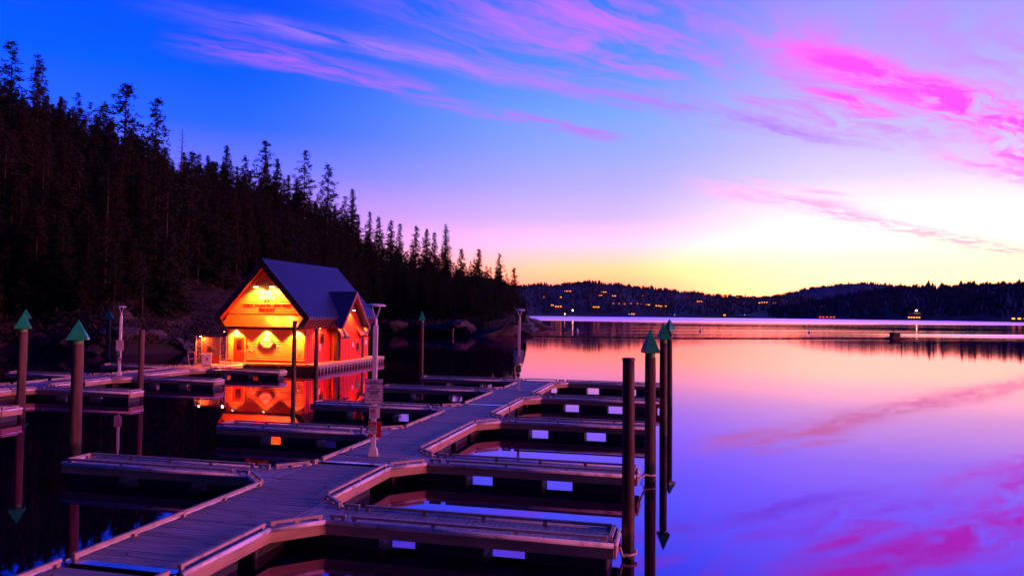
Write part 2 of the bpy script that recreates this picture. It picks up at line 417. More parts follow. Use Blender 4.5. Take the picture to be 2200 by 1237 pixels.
far_keys = [(900, 1500, 2300, 110), (1040, 1560, 2300, 120)] + [(x, s, 2350, (pix_tan(x, y)*2350+CAM_Z-9)) for x, s, y in
    [(1110, 1650, 609), (1180, 1690, 607), (1240, 1700, 604), (1290, 1700, 602), (1340, 1700, 605), (1400, 1700, 613), (1470, 1700, 624), (1530, 1700, 631), (1590, 1720, 634), (1640, 1740, 633),
     (1690, 1760, 633), (1760, 1760, 640), (1850, 1760, 646), (2000, 1760, 650)]]
far_h, far_kx = terrain('distant_hillside', far_keys, 14, R(.25), lambda t: t**.85, 0.0, 'far_soil', 'dark far hillside across the lake dotted with lit houses', 3.0, 5)
right_keys = [(1560, 1690, 1900, .6), (1620, 1660, 1930, 14)] + [(x, s, 1900, (pix_tan(x, y)*1900+CAM_Z-10)) for x, s, y in
    [(1700, 1640, 653), (1800, 1580, 634), (1900, 1500, 618), (1960, 1450, 610)]] + [(x, s, r_, (pix_tan(x, y)*r_+CAM_Z-10)) for x, s, r_, y in
    [(2050, 1380, 1850, 611), (2100, 1320, 1800, 609), (2160, 1240, 1750, 606), (2200, 1190, 1700, 603), (2500, 1000, 1500, 590), (3200, 800, 1300, 560)]]
right_h, right_kx = terrain('right_headland', right_keys, 12, R(.25), lambda t: t**.8, 0.0, 'far_soil', 'dark forested headland on the far right shore', 3.0, 6)
mt_keys = [(1500, 5200, 6200, 40)] + [(x, 5200, 6200, pix_tan(x, y)*6200+CAM_Z-12) for x, y in
    [(1600, 640), (1660, 634), (1700, 627), (1740, 617), (1780, 610), (1810, 607), (1870, 606), (1930, 609), (2000, 615), (2100, 626), (2300, 650)]]
mt_h, mt_kx = terrain('far_mountain', mt_keys, 10, R(.25), lambda t: t**.8, 0.0, 'far_soil', 'hazy blue mountain behind the far hills', 5.0, 8)

# far forests: trees too small to tell apart
def far_forest(name, hfun, x0, x1, n_ridge, n_slope, hmin, hmax, label, rw=.18, lumpy=1.0):
    vs, fs = [], []
    rr = random.Random(n_ridge)
    for i in range(n_ridge+n_slope):
        a = pix_az(rr.uniform(x0, x1))
        t = rr.uniform(.93, 1.06) if i < n_ridge else rr.uniform(.05, 1.0)
        p = hfun(a, t)
        if p[2] < 2.0: continue
        clump = .55+.45*math.sin(a*310)*math.sin(a*127+1.3)+.25*math.sin(a*71)
        h = rr.uniform(hmin, hmax)*(1-lumpy*.35+lumpy*.45*max(0, clump))
        if rr.random() < .05: h *= 1.35
        w = h*rr.uniform(rw*.7, rw*1.3); o = len(vs); ph = rr.random()*6
        for lv, (zz, ww) in enumerate(((.0, 1.0), (.45, .75), (.45, .95), (1.0, .0))):
            if ww == 0: vs.append((p[0], p[1], p[2]-1+h)); continue
            for k in range(5):
                tt = ph+k*2*math.pi/5; q = ww*w*rr.uniform(.7, 1.2)
                vs.append((p[0]+math.cos(tt)*q, p[1]+math.sin(tt)*q, p[2]-1+h*zz))
        for k in range(5):
            k2 = (k+1) % 5
            fs += [(o+k, o+k2, o+5+k2, o+5+k), (o+10+k, o+10+k2, o+15)]
    me = bpy.data.meshes.new(name); me.from_pydata(vs, [], fs); me.update()
    tag(link(name, me, 'far_needles'), label, kind='stuff')
far_forest('distant_forest', far_h, 1050, 1800, 1100, 3000, 7, 14, 'far conifer forest covering the distant hillside')
far_forest('headland_forest', right_h, 1650, 2600, 1000, 2800, 9, 17, 'far conifer forest on the right headland')
far_forest('mountain_forest', mt_h, 1600, 2150, 700, 700, 14, 28, 'tiny treeline on the far blue mountain')

# ================================================================== DOCKS
DZ = .55
BLOCK = None
def rail_run(root, p0, p1, nb=None, gap=.05):
    global BLOCK
    v = Vector((p1[0]-p0[0], p1[1]-p0[1])); L = v.length
    if L < .25: return
    d = v.normalized(); a = Vector(p0[:2])+d*gap; b = Vector(p1[:2])-d*gap
    r_ = MB().beam(a, b, .075, DZ+.075, DZ+.135).build('bull_rail', 'rail', root)
    nb = nb or max(2, int(L/1.45)+1)
    for i in range(nb):
        q = a+d*.06+(b-a-d*.12)*(i/(nb-1))
        if BLOCK is None:
            BLOCK = MB().box((-.045, -.03, 0), (.045, .03, .075)).mesh('block')
        o = link('block', BLOCK, 'rail', r_); o.location = (q.x, q.y, DZ); o.rotation_euler = (0, 0, math.atan2(d.y, d.x))
def fascia_run(root, p0, p1, left=True):
    # board on the outer edge; outside is to the right of p0->p1
    MB().beam(p0, p1, .045, DZ-.285, DZ-.02, .0225).build('fascia', 'fascia', root)
    d = Vector((p1[0]-p0[0], p1[1]-p0[1])).normalized(); n_ = Vector((d.y, -d.x))
    a = Vector(p0[:2])+n_*.03; b = Vector(p1[:2])+n_*.03
    MB().tube([(a.x, a.y, DZ-.018), (b.x, b.y, DZ-.018)], .055, 8).build('bumper_strip', 'bumper', root, smooth=True)
PLANKS = {}
def plank(root, w, l, x, y, name, m, z=DZ, th=.04):
    key = (round(w, 3), round(l, 3), m)
    if key not in PLANKS: PLANKS[key] = MB().box((-w/2, -l/2, -th), (w/2, l/2, 0)).mesh(name)
    o = link(name, PLANKS[key], m, root); o.location = (x, y, z+random.uniform(-.003, .003)); o.rotation_euler = (random.uniform(-.003, .003), random.uniform(-.004, .004), random.uniform(-.004, .004))
    return o
FW, FL, G1, G2 = 1.05, 7.27, .88, .78
def finger(u, v, side, label, group, boards=True, far_gusset=True, near_gusset=True, length=FL, w=FW):
    s = side
    root = empty('finger_pier', UV(u, v), -TH)
    tag(root, label, 'finger pier', group)
    pitch = .152; n_ = int(length/pitch)
    if boards:
        for i in range(n_): plank(root, pitch-.012, w-.06, s*(.02+pitch*(i+.5)), w/2, 'plank', 'deck_finger')
    else:
        m_ = MB()
        for i in range(n_): m_.box((s*(.02+pitch*i), .03, DZ-.04), (s*(.02+pitch*i+pitch-.012), w-.03, DZ+random.uniform(-.003, .003)))
        tag(m_.build('decking', 'deck_finger', root), kind='stuff')
    MB().box((s*.02, .05, DZ-.16), (s*(length-.03), w-.05, DZ-.06)).build('deck_frame', 'float', root)
    def P(x, y): return (s*x, y)
    def fr(p, q): fascia_run(root, p, q) if s > 0 else fascia_run(root, q, p)
    xn = G1*1.0 if near_gusset else 0
    fr(P(xn, 0), P(length, 0)); fr(P(length, 0), P(length, w))
    xf = G2 if far_gusset else 0
    fr(P(length, w), P(xf, w))
    ins = .075
    rail_run(root, P(xn+.55, ins), P(length-.08, ins)); rail_run(root, P(length-ins, .06), P(length-ins, w-.06), 2)
    rail_run(root, P(xf+.55, w-ins), P(length-.08, w-ins))
    rail_run(root, P(xn+.02, ins), P(xn+.5, ins), 2); rail_run(root, P(xf+.02, w-ins), P(xf+.5, w-ins), 2)
    for near, g, on in ((True, G1, near_gusset), (False, G2, far_gusset)):
        if not on: continue
        yb = 0 if near else w; sg = -1 if near else 1
        k = 0
        while k*pitch < g-.06:
            a0, a1 = k*pitch, min((k+1)*pitch-.012, g)
            q = [P(.0, yb+sg*a0), P(g-a0-.03, yb+sg*a0), P(max(.01, g-a1-.03), yb+sg*a1), P(.0, yb+sg*a1)]
            if (s > 0) == near: q = q[::-1]
            MB().prism(q, DZ-.05, DZ-.004).build('gusset_plank', 'deck_finger', root); k += 1
        e0, e1 = P(0, yb+sg*g), P(g, yb)
        if near: fr(e0, e1)
        else: fr(e1, e0)
        dv = Vector(e1)-Vector(e0); nn = Vector((-(dv.y), dv.x)).normalized()
        mid = Vector(P(0, yb)); 
        if (mid-Vector(e0)).dot(nn) < 0: nn = -nn
        rail_run(root, Vector(e0)+nn*ins, Vector(e1)+nn*ins, 3)
    for a, b in ((.1, 2.1), (2.95, 4.5), (5.4, length-.12)):
        MB().box((s*a, .09, -.35), (s*b, w-.09, DZ-.15)).build('float', 'float', root, bevel=.05)
    return root
def walkway(u0, u1, v0, v1, label, redges, ledges, boards=True, end_rail=False, lower=False):
    root = empty('walkway_section', UV(u0, v0), -TH)
    tag(root, label, 'dock walkway', 'walkway sections of the floating dock')
    w, L = u1-u0, v1-v0; pitch = .152; n_ = int((L-.1)/pitch)
    if boards:
        for i in range(n_): plank(root, w-.08, pitch-.008, w/2, .05+pitch*(i+.5), 'plank', 'deck')
    else:
        m_ = MB()
        for i in range(n_): m_.box((.04, .05+pitch*i, DZ-.04), (w-.04, .05+pitch*(i+1)-.008, DZ+random.uniform(-.003, .003)))
        tag(m_.build('decking', 'deck', root), kind='stuff')
    MB().box((.05, .05, DZ-.16), (w-.05, L-.05, DZ-.06)).build('deck_frame', 'float', root)
    for a, b in redges:
        a, b = max(a, v0)-v0, min(b, v1)-v0
        if b-a < .1: continue
        MB().beam((w, a), (w, b), .045, DZ-.285, DZ-.02, .0225).build('fascia', 'fascia', root)
        MB().tube([(w+.03, a, DZ-.018), (w+.03, b, DZ-.018)], .055, 8).build('bumper_strip', 'bumper', root, smooth=True)
        rail_run(root, (w-.075, a), (w-.075, b))
    for a, b in ledges:
        a, b = max(a, v0)-v0, min(b, v1)-v0
        if b-a < .1: continue
        MB().beam((0, b), (0, a), .045, DZ-.285, DZ-.02, .0225).build('fascia', 'fascia', root)
        MB().tube([(-.03, a, DZ-.018), (-.03, b, DZ-.018)], .055, 8).build('bumper_strip', 'bumper', root, smooth=True)
        rail_run(root, (.075, a), (.075, b))
    if end_rail:
        MB().beam((w, L), (0, L), .045, DZ-.285, DZ-.02, .0225).build('fascia', 'fascia', root)
        rail_run(root, (.0, L-.06), (w, L-.06))
    # hinge plate at the near end
    MB().box((.05, -.10, DZ+.012), (w-.05, .10, DZ+.022)).build('hinge_plate', 'hinge', root)
    k = .4
    while k < L-1.6:
        MB().box((.12, k, -.4), (w-.12, k+1.5, DZ-.15)).build('float', 'float', root, bevel=.05)
        k += 2.1
    return root
UL, UR = -11.15, -8.72
RN = [14.95, 21.42, 30.5, 39.5, 48.75]; LN = [18.4, 25.85, 33.4, 42.0, 48.85]
END_V = 49.9
def edges(near, v_lo, v_hi):
    out_, a = [], v_lo
    for q in near:
        out_.append((a, q-G1)); a = q+FW+G2
    out_.append((a, v_hi)); return [e for e in out_ if e[1]-e[0] > .2]
re_, le_ = edges(RN, 4, END_V), edges(LN, 4, END_V)
walkway(UL, UR, 4.0, 11.12, 'nearest walkway section, cut off by the bottom edge of the picture', re_, le_)
walkway(UL, UR, 11.3, 20.55, 'walkway section running up from the bright hinge plate at lower left', re_, le_)
walkway(UL, UR, 20.75, 35.45, 'long walkway section carrying the lamp post with the mooring rates sign', re_, le_)
walkway(UL, UR, 35.65, END_V, 'end walkway section carrying the lamp post by the open lake', re_, le_, boards=False, end_rail=True)
G_R, G_L = 'finger piers on the lake side of the near walkway', 'finger piers on the cove side of the near walkway'
rl = ['nearest right-hand finger pier, ending at the short capless dark piling', 'second right-hand finger pier, chained to the wooden green-capped piling', 'third right-hand finger pier from the front, with two bright gaps below',
      'fourth right-hand finger pier from the front, behind the capless piling', 'farthest right-hand finger pier, at the lake end of the walkway']
for i, v in enumerate(RN): finger(UR, v, 1, rl[i], G_R, boards=i < 3, far_gusset=i < 4)
ll = ['nearest left-hand finger pier, beside the big green-capped wooden piling', 'left-hand finger pier in front of the glowing boathouse reflection', 'left-hand finger pier right behind the mooring rates sign',
      'left-hand finger pier, fourth from the front, pointing at the boathouse corner', 'farthest left-hand finger pier, beside the lone green-capped steel piling']
for i, v in enumerate(LN): finger(UL, v, -1, ll[i], G_L, boards=i < 2, far_gusset=i < 4)
# second dock, in the cove
VL, VR = -40.5, -37.75
RN2, LN2 = [26.95, 34.8, 42.3, 50.2], [34.6, 42.5, 51.3]
re2, le2 = edges(RN2, 22, 56.3), edges(LN2, 22, 56.3)
walkway(VL, VR, 22.0, 39.0, 'cove dock walkway at the left edge of the picture', re2, le2, boards=False)
walkway(VL, VR, 39.2, 56.3, 'cove dock walkway leading to the gate beside the boathouse', re2, le2, boards=False)
G2R, G2L = 'finger piers of the cove dock facing the camera', 'finger piers on the far side of the cove dock'
l2 = ['cove finger pier just entering the left picture edge', 'cove finger pier ending at the plain wooden piling', 'middle cove finger pier with a pale square end', 'cove finger pier directly in front of the boathouse']
for i, v in enumerate(RN2): finger(VR, v, 1, l2[i], G2R, boards=False)
l3 = ['cove finger pier hidden behind the leftmost piling', 'far cove finger pier at the pair of left green-capped pilings', 'far cove finger pier beneath the small sign-bearing piling']
for i, v in enumerate(LN2): finger(VL, v, -1, l3[i], G2L, boards=False)

# ------------------------------------------------------------------ pilings
def piling(x, y, ztop, rad, kind, label, capw=0.0, caph=0.0, caprot=0.0, lean=0.0, notch=False):
    root = empty('piling', (x, y, 0)); tag(root, label, 'piling', 'dock pilings')
    rr = random.Random(int(x*100)); m_ = MB(); seg = 20
    nz = 14; o = 0; ph = [rr.random()*6 for _ in range(4)]
    for i in range(nz+1):
        z = -2.5+(ztop+2.5)*i/nz
        tp = 1.06-.10*i/nz
        for k in range(seg):
            t = 2*math.pi*k/seg
            b = 1+(.030*math.sin(3*t+ph[0]+z*.4)+.018*math.sin(7*t+ph[1])+.012*math.sin(11*t+ph[2]+z) if kind == 'wood' else 0)
            b += rr.uniform(-.012, .012) if kind == 'wood' else 0
            m_.v.append((math.cos(t)*rad*tp*b+lean*z*.01, math.sin(t)*rad*tp*b, z))
    for i in range(nz):
        for k in range(seg): m_.f.append((i*seg+k, i*seg+(k+1) % seg, (i+1)*seg+(k+1) % seg, (i+1)*seg+k))
    m_.f.append(tuple(nz*seg+k for k in range(seg)))
    m_.build('shaft', 'wood_pile' if kind == 'wood' else 'steel_pile', root, smooth=True)
    if kind == 'steel' and not capw:
        MB().lathe([(rad*1.05, ztop-.02), (rad*1.05, ztop+.03), (rad*.9, ztop+.05)]).build('top_plate', 'steel_pile', root)
    if capw:
        lx = lean*ztop*.01; hw = capw/2
        MB().lathe([(rad*.93, ztop-.03), (rad*.93, ztop+.16)], 20, (lx, 0)).build('collar', 'cap_collar', root)
        c = MB(); base = [(-hw, -hw), (hw, -hw), (hw, hw), (-hw, hw)]
        zb = ztop+.14
        c.poly([(a, b, zb) for a, b in base]+[(a, b, zb+.07) for a, b in base]+[(0, 0, zb+caph)],
               [(3,2,1,0)]+[(i, (i+1) % 4, 4+(i+1) % 4, 4+i) for i in range(4)]+[(4+i, 4+(i+1) % 4, 8) for i in range(4)])
        co = c.build('pyramid_cap', 'cap_green', root, bevel=.012); co.rotation_euler = (0, 0, R(caprot)); co.location = (lx, 0, 0)
    return root
piling(2.54, 15.77, 4.22, .135, 'steel', 'short capless dark steel piling at the tip of the nearest finger pier')
piling(4.39, 23.02, 3.86, .175, 'wood', 'weathered wooden piling with dark green pyramid cap right of the capless one', .48, .78, 8)
piling(6.60, 31.61, 4.0, .165, 'steel', 'slim dark steel piling, middle of the three green caps by the lake', .47, .78, 6)
piling(9.07, 41.76, 4.15, .165, 'steel', 'farthest of the three green-capped pilings by the lake', .52, .72, 32)
piling(-15.22, 25.55, 4.0, .19, 'wood', 'thick wooden piling with large bright green pyramid cap at left foreground', .64, .72, 24)
piling(-23.52, 35.01, 4.12, .185, 'wood', 'wooden green-capped piling nearest the left picture edge', .66, .76, 30)
piling(-41.2, 61.64, 4.25, .2, 'wood', 'distant green-capped piling half hidden behind the leftmost piling', .78, .85, 32)
pl = piling(-38.74, 69.9, 4.2, .2, 'wood', 'far wooden green-capped piling with a small white notice', .78, .85, 22)
sg = MB().box((-.42, -.26, 2.92), (-.12, -.24, 3.40)).build('notice', 'sign_white', pl)
for k in range(6): MB().box((-.38, -.268, 3.34-k*.07), (-.16-.03*(k % 2), -.262, 3.36-k*.07)).build('lettering', 'ink_dark', sg)
piling(-21.72, 42.74, 4.06, .155, 'wood', 'plain uncapped wooden piling at the end of the cove finger pier')
piling(-10.33, 34.62, 4.72, .105, 'steel', 'thin black steel piling rising in front of the lit boathouse wall')
piling(-11.95, 44.6, 4.1, .135, 'steel', 'black steel piling in front of the boathouse right-hand corner')
piling(-7.17, 58.09, 4.45, .16, 'steel', 'lone green-capped steel piling in the dark cove right of the boathouse', .5, .78, 10)

# mooring ropes and chain at the finger tips
def sag(p0, p1, s_, n_=10):
    p0, p1 = Vector(p0), Vector(p1)
    return [p0.lerp(p1, i/n_)-Vector((0, 0, s_*4*(i/n_)*(1-i/n_))) for i in range(n_+1)]
t0 = UV(UR+FL+.05, RN[0]+.75, .33)
rp = MB().tube(sag(t0, (2.45, 15.6, .12), .12)+[Vector((2.54, 15.58, .10)), Vector((2.70, 15.66, .12)), Vector((2.72, 15.85, .14))], .03, 8).build('mooring_line', 'rope', smooth=True)
tag(rp, 'pale hose-covered mooring line looped round the capless piling', 'mooring line', 'mooring lines')
t1 = UV(UR+FL+.05, RN[1]+.6, .40)
rp = MB().tube(sag(t1, (4.2, 22.85, .22), .03)+[Vector((4.38, 22.80, .2)), Vector((4.56, 22.88, .2))], .03, 8).build('mooring_line', 'rope', smooth=True)
tag(rp, 'pale mooring line tied to the wooden green-capped piling', 'mooring line', 'mooring lines')
def chain(path, label):
    root = empty('mooring_chain', path[0]); tag(root, label, 'chain', 'mooring chains')
    base = Vector(path[0]); link_me = None
    L = [Vector(p) for p in path]; k = 0
    for i in range(len(L)-1):
        d = L[i+1]-L[i]; nn = max(1, int(d.length/.07))
        for j in range(nn):
            if link_me is None:
                pts_ = [(math.cos(t)*.045, math.sin(t)*.024, 0) for t in np.linspace(0, 2*math.pi, 11)]
                link_me = MB().tube(pts_, .009, 5, caps=False).mesh('chain_link')
            o = link('chain_link', link_me, 'chain', root); o.location = L[i]+d*(j+.5)/nn-base
            o.rotation_mode = 'QUATERNION'; o.rotation_quaternion = d.to_track_quat('X', 'Z') @ Matrix.Rotation(R(90)*(k % 2), 3, 'X').to_quaternion(); k += 1
chain(sag(t1, (4.22, 22.9, .3), .05, 4)+sag((4.22, 22.9, .3), (4.0, 22.6, -.05), .04, 4), 'dark chain hanging from the second finger pier tip')
chain(sag(UV(UR+FL+.05, RN[0]+.55, .45), (2.42, 15.7, .3), .06, 5), 'short dark chain at the nearest finger pier tip')

# ------------------------------------------------------------------ lamp posts with signs
def lamp_post(loc, rz, label, lean=0.0, foot='box', signs=()):
    root = empty('lamp_post', loc, rz); root.rotation_euler = (0, R(lean), rz)
    tag(root, label, 'lamp post', 'unlit solar dock lamp posts')
    if foot == 'box':
        MB().poly([(-.16,-.16,0),(.16,-.16,0),(.16,.16,0),(-.16,.16,0),(-.115,-.115,.26),(.115,-.115,.26),(.115,.115,.26),(-.115,.115,.26)],
                  [(3,2,1,0),(4,5,6,7),(0,1,5,4),(1,2,6,5),(2,3,7,6),(3,0,4,7)]).build('base_cover', 'post_white', root, bevel=.012)
    else: MB().box((-.15, -.15, 0), (.15, .15, .03)).build('base_plate', 'galv', root)
    MB().box((-.08, -.08, .0), (.08, .08, 4.22)).build('post', 'post_white', root, bevel=.015)
    MB().lathe([(.062, 4.22), (.062, 4.40), (.045, 4.42), (.045, 4.46)], 16).build('neck', 'post_white', root, smooth=False)
    for k in range(4):
        t = R(45+90*k+12)
        MB().tube([(.03*math.cos(t), .03*math.sin(t), 4.44), (.10*math.cos(t), .10*math.sin(t), 4.62), (.20*math.cos(t), .20*math.sin(t), 4.84)], .013, 6).build('arm', 'post_white', root)
    MB().lathe([(.10, 4.825), (.31, 4.845), (.33, 4.865), (.29, 4.895), (.16, 4.925), (.0001, 4.935)], 28).build('lamp_disc', 'post_white', root, smooth=True)
    return root
def rates_sign(root, z0, z1, w, y=-.10):
    zc_ = (z0+z1)/2
    s_ = MB().box((-w/2, y-.012, z0), (w/2, y, z1)).build('rates_sign', 'sign_white', root); s_['label'] = 'white mooring rates sign with red border'
    yb = y-.014
    for a, b in (((-w/2+.008, z0+.008), (w/2-.008, z0+.022)), ((-w/2+.008, z1-.022), (w/2-.008, z1-.008)), ((-w/2+.008, z0+.022), (-w/2+.02, z1-.022)), ((w/2-.02, z0+.022), (w/2-.008, z1-.022))):
        MB().box((a[0], yb, a[1]), (b[0], yb+.001, b[1])).build('border', 'ink_red', s_)
    H = z1-z0; k = w/.57
    for tx, fz, sz, m_ in (('HOURLY', .895, .082, 'ink_dark'), ('MOORING RATES', .815, .078, 'ink_dark'), ('RATES:', .69, .066, 'ink_dark'), ('$2.00 Per Hour', .605, .068, 'ink_dark'), ('24 HOURS:', .49, .088, 'ink_dark'),
                          ('$50.00', .40, .088, 'ink_dark'), ('Mooring restricted 24 hours', .295, .034, 'ink_dark'), ('per day, 7 days per week', .24, .034, 'ink_dark'), ('ParkMobile', .135, .05, 'ink_dark')):
        lettering(tx, sz*k, m_, s_, (0, yb, z0+H*fz), 1.0)
    for fz in (.755, .345): MB().box((-w*.42, yb-.001, z0+H*fz), (w*.42, yb, z0+H*fz+.006)).build('rule', 'ink_red', s_)
    for sx in (-1, 1): MB().box((sx*w*.36-.035, yb-.001, z0+H*.93), (sx*w*.36+.035, yb, z0+H*.955)).build('emblem', 'ink_red' if sx < 0 else 'ink_dark', s_)
    for sx in (-1, 1): MB().box((sx*w*.35-.03, yb-.001, z0+H*.12), (sx*w*.35+.03, yb, z0+H*.155)).build('emblem', 'ink_dark', s_)
lp = lamp_post(UV(-9.93, 22.05, DZ), -TH+R(17), 'tall white lamp post with stacked mooring and warning signs on the near walkway', .25)
rates_sign(lp, 1.70, 2.49, .58)
s2 = MB().box((-.135, -.105, 1.19), (.125, -.093, 1.62)).build('no_swimming_sign', 'sign_white', lp); s2['label'] = 'white no swimming sign with red ring'
s2b = MB().box((.07, -.06, 1.22), (.20, -.048, 1.65)).build('sign_plate', 'sign_white', lp)
s2b.rotation_euler = (0, 0, 0)
lettering('NO SWIMMING', .042, 'ink_dark', s2, (-.005, -.107, 1.575), 1.0)
ring = MB().tube([(math.cos(t)*.075-.005, -.110, 1.46+math.sin(t)*.075) for t in np.linspace(0, 2*math.pi, 25)], .008, 6).build('ring', 'ink_red', s2)
MB().tube([(-.058, -.110, 1.513), (.048, -.110, 1.407)], .007, 6).build('slash', 'ink_red', s2)
MB().tube([(-.045, -.108, 1.44), (-.01, -.108, 1.475), (.03, -.108, 1.47)], .009, 6).build('swimmer', 'ink_dark', s2)
MB().tube([(-.05, -.108, 1.425), (-.02, -.108, 1.435), (.01, -.108, 1.425), (.04, -.108, 1.435)], .006, 6).build('wave', 'ink_dark', s2)
lettering('No Lifeguard', .038, 'ink_red', s2, (-.005, -.107, 1.345), 1.0)
for k, tx in enumerate(('Swimming prohibited', 'on docks and in', 'mooring area')): lettering(tx, .024, 'ink_dark', s2, (-.005, -.107, 1.305-.032*k), 1.0)
s3 = MB().box((-.165, -.100, .62), (-.0, -.088, 1.14)).build('red_sign_plate', 'sign_red', lp)
s3b = MB().box((.02, -.055, .60), (.26, -.043, 1.12)).build('red_sign_plate', 'sign_red', lp)
s3c = MB().box((-.155, -.118, .72), (.115, -.104, 1.13)).build('dock_rules_sign', 'sign_white', lp); s3c['label'] = 'white sign with red upper panel'
MB().box((-.145, -.1205, .925), (.105, -.1185, 1.12)).build('red_panel', 'sign_red', s3c)
for k, tx in enumerate(('ALCOHOL', '&', 'RECREATION', 'PROHIBITED')): lettering(tx, .042, 'sign_white', s3c, (-.02, -.122, 1.095-.047*k), 1.0)
lettering('PUBLIC USE', .052, 'ink_dark', s3c, (-.02, -.12, .885), .9); lettering('ONLY', .052, 'ink_dark', s3c, (-.02, -.12, .825), 1.0)
for sx in (-.1, .05): MB().box((sx-.03, -.1205, .745), (sx+.04, -.119, .77)).build('emblem', 'ink_dark', s3c)
lp2 = lamp_post(UV(-10.02, 43.2, DZ), -TH+R(14), 'white lamp post by the open lake, seen from behind its sign', .9, 'plate')
s_ = MB().box((-.31, .085, 1.63), (.31, .10, 2.43)).build('sign_back', 'sign_back', lp2); s_['label'] = 'plain back of a rates sign'
q = MB().box((-.13, -.10, 1.66), (.14, -.088, 2.06)).build('notice_sign', 'sign_white', lp2)
for k, tx in enumerate(('PUBLIC', 'MOORAGE', 'ONLY', 'NO WAKE')): lettering(tx, .075, 'ink_red', q, (0, -.102, 2.0-.09*k), .75)
g_ = MB().box((-.165, -.10, 1.10), (.15, -.088, 1.53)).build('green_sign', 'sign_green', lp2); g_['label'] = 'dark green mobile payment sign'
lettering('PARK', .06, 'sign_white', g_, (-.04, -.102, 1.47), 1.0); MB().box((-.08, -.102, 1.2), (.07, -.1005, 1.36)).build('panel', 'cap_collar', g_)
MB().box((-.09, -.17, .84), (.09, -.08, 1.02)).build('meter_box', 'ink_dark', lp2)
lp3 = lamp_post(UV(-39.35, 43.9, DZ), -TH+R(28), 'white lamp post on the cove dock at the left', .4)
rates_sign(lp3, 1.76, 2.52, .50)
g_ = MB().box((-.20, -.10, 1.28), (.02, -.088, 1.70)).build('green_sign', 'sign_green', lp3); MB().box((-.17, -.1025, 1.5), (-.02, -.1005, 1.66)).build('panel', 'cap_collar', g_)
q = MB().box((-.10, -.115, .80), (.12, -.103, 1.26)).build('warning_sign', 'sign_white', lp3); MB().box((-.09, -.118, 1.05), (.11, -.116, 1.25)).build('red_panel', 'sign_red', q)
lettering('NOTICE', .05, 'sign_white', q, (.01, -.12, 1.18), .9); lettering('PUBLIC USE', .045, 'ink_red', q, (.01, -.118, .95), .8)

# leaves blown onto the decks
for i in range(26):
    if i < 15: u_, v_ = random.uniform(UL+.3, UR-.3), random.uniform(9, 24)
    elif i < 21: u_, v_ = random.uniform(-17.5, -12.5), LN[0]+random.uniform(.25, .85)
    else: u_, v_ = random.uniform(-7.5, -2), RN[0]+random.uniform(.25, .85)
    o = MB().poly([(-.05, 0, .004), (0, -.025, .018), (.06, .003, .006), (.005, .027, .02)], [(0, 1, 2, 3)]).build('fallen_leaf', 'leaf_litter')
    o.location = UV(u_, v_, DZ+.004); o.rotation_euler = (0, 0, random.random()*6)
    w_ = 'near walkway' if i < 15 else ('nearest left-hand finger pier' if i < 21 else 'nearest right-hand finger pier')
    tag(o, 'small dark curled leaf lying on the '+w_, 'leaf', 'leaves on the '+w_)

# ================================================================== BOATHOUSE
HB = empty('boathouse', UV(-36.3, 57.6), -TH)
tag(HB, 'red gabled floating boathouse with blue metal roof and glowing lamp-lit front', 'boathouse')
HX, RX, RZ, EZ, FY, BY = 3.9, 4.67, 9.69, 4.63, -.9, 13.05
SL = (RZ-EZ)/RX
# floating platform
pf = MB().box((-4.9, -1.05, .50), (5.45, 13.2, .65)).build('platform', 'fascia', HB)
MB().box((-4.8, -.95, -.4), (5.2, 13.1, .50)).build('float', 'float', HB)
MB().box((-4.95, -1.12, .50), (5.52, -1.06, .68)).build('platform_edge', 'siding', HB)
e_ = MB(); e_.box((5.47, -1.05, .42), (5.53, 13.2, .66)); e_.build('platform_edge', 'rail', HB)
MB().box((5.47, -1.05, .30), (5.52, 13.2, .36)).build('platform_edge', 'rail', HB)
bl = MB().box((-.045, -.06, 0), (.045, .06, .50)).mesh('bracket')
for k in range(24):
    o = link('bracket', bl, 'rail', HB); o.location = (5.42, -.8+k*.6, -.05)
for k in range(6): MB().tube([(-3.4+k*1.35, -1.14, .68), (-3.4+k*1.35, -1.14, .40)], .03, 6).build('cleat', 'rail', HB)
# walls
MB().extrude([(-HX, 0, .65), (HX, 0, .65), (HX, 0, 5.1), (0, 0, 9.32), (-HX, 0, 5.1)], (0, .18, 0)).build('front_wall', 'red_paint', HB)
MB().extrude([(-HX, 12.5, .65), (HX, 12.5, .65), (HX, 12.5, 5.1), (0, 12.5, 9.32), (-HX, 12.5, 5.1)], (0, .18, 0)).build('back_wall', 'red_paint', HB)
sw = MB().box((HX-.18, .19, .65), (HX, 12.49, 4.9)).build('side_wall', 'batten_red', HB)
MB().box((-HX, .19, .65), (-HX+.18, 12.49, 4.9)).build('side_wall', 'batten_red', HB)
bt = MB().box((0, -.025, .67), (.03, .025, 4.85)).mesh('batten')
for k in range(40):
    o = link('batten', bt, 'batten_red', sw); o.location = (HX, .35+k*.305, 0)
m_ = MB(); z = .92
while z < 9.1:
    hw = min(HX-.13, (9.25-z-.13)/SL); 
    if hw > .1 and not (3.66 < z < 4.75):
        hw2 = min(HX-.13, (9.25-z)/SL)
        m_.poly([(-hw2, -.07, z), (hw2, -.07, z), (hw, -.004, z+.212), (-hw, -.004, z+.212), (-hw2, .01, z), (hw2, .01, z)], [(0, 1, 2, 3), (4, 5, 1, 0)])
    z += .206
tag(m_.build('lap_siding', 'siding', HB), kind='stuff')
for sx in (-1, 1): MB().box((sx*(HX+.02), -.05, .65), (sx*(HX-.13), -.001, 3.7)).build('corner_board', 'red_paint', HB)
MB().box((-HX+.13, -.05, .65), (HX-.13, -.001, .90)).build('base_board', 'red_paint', HB)
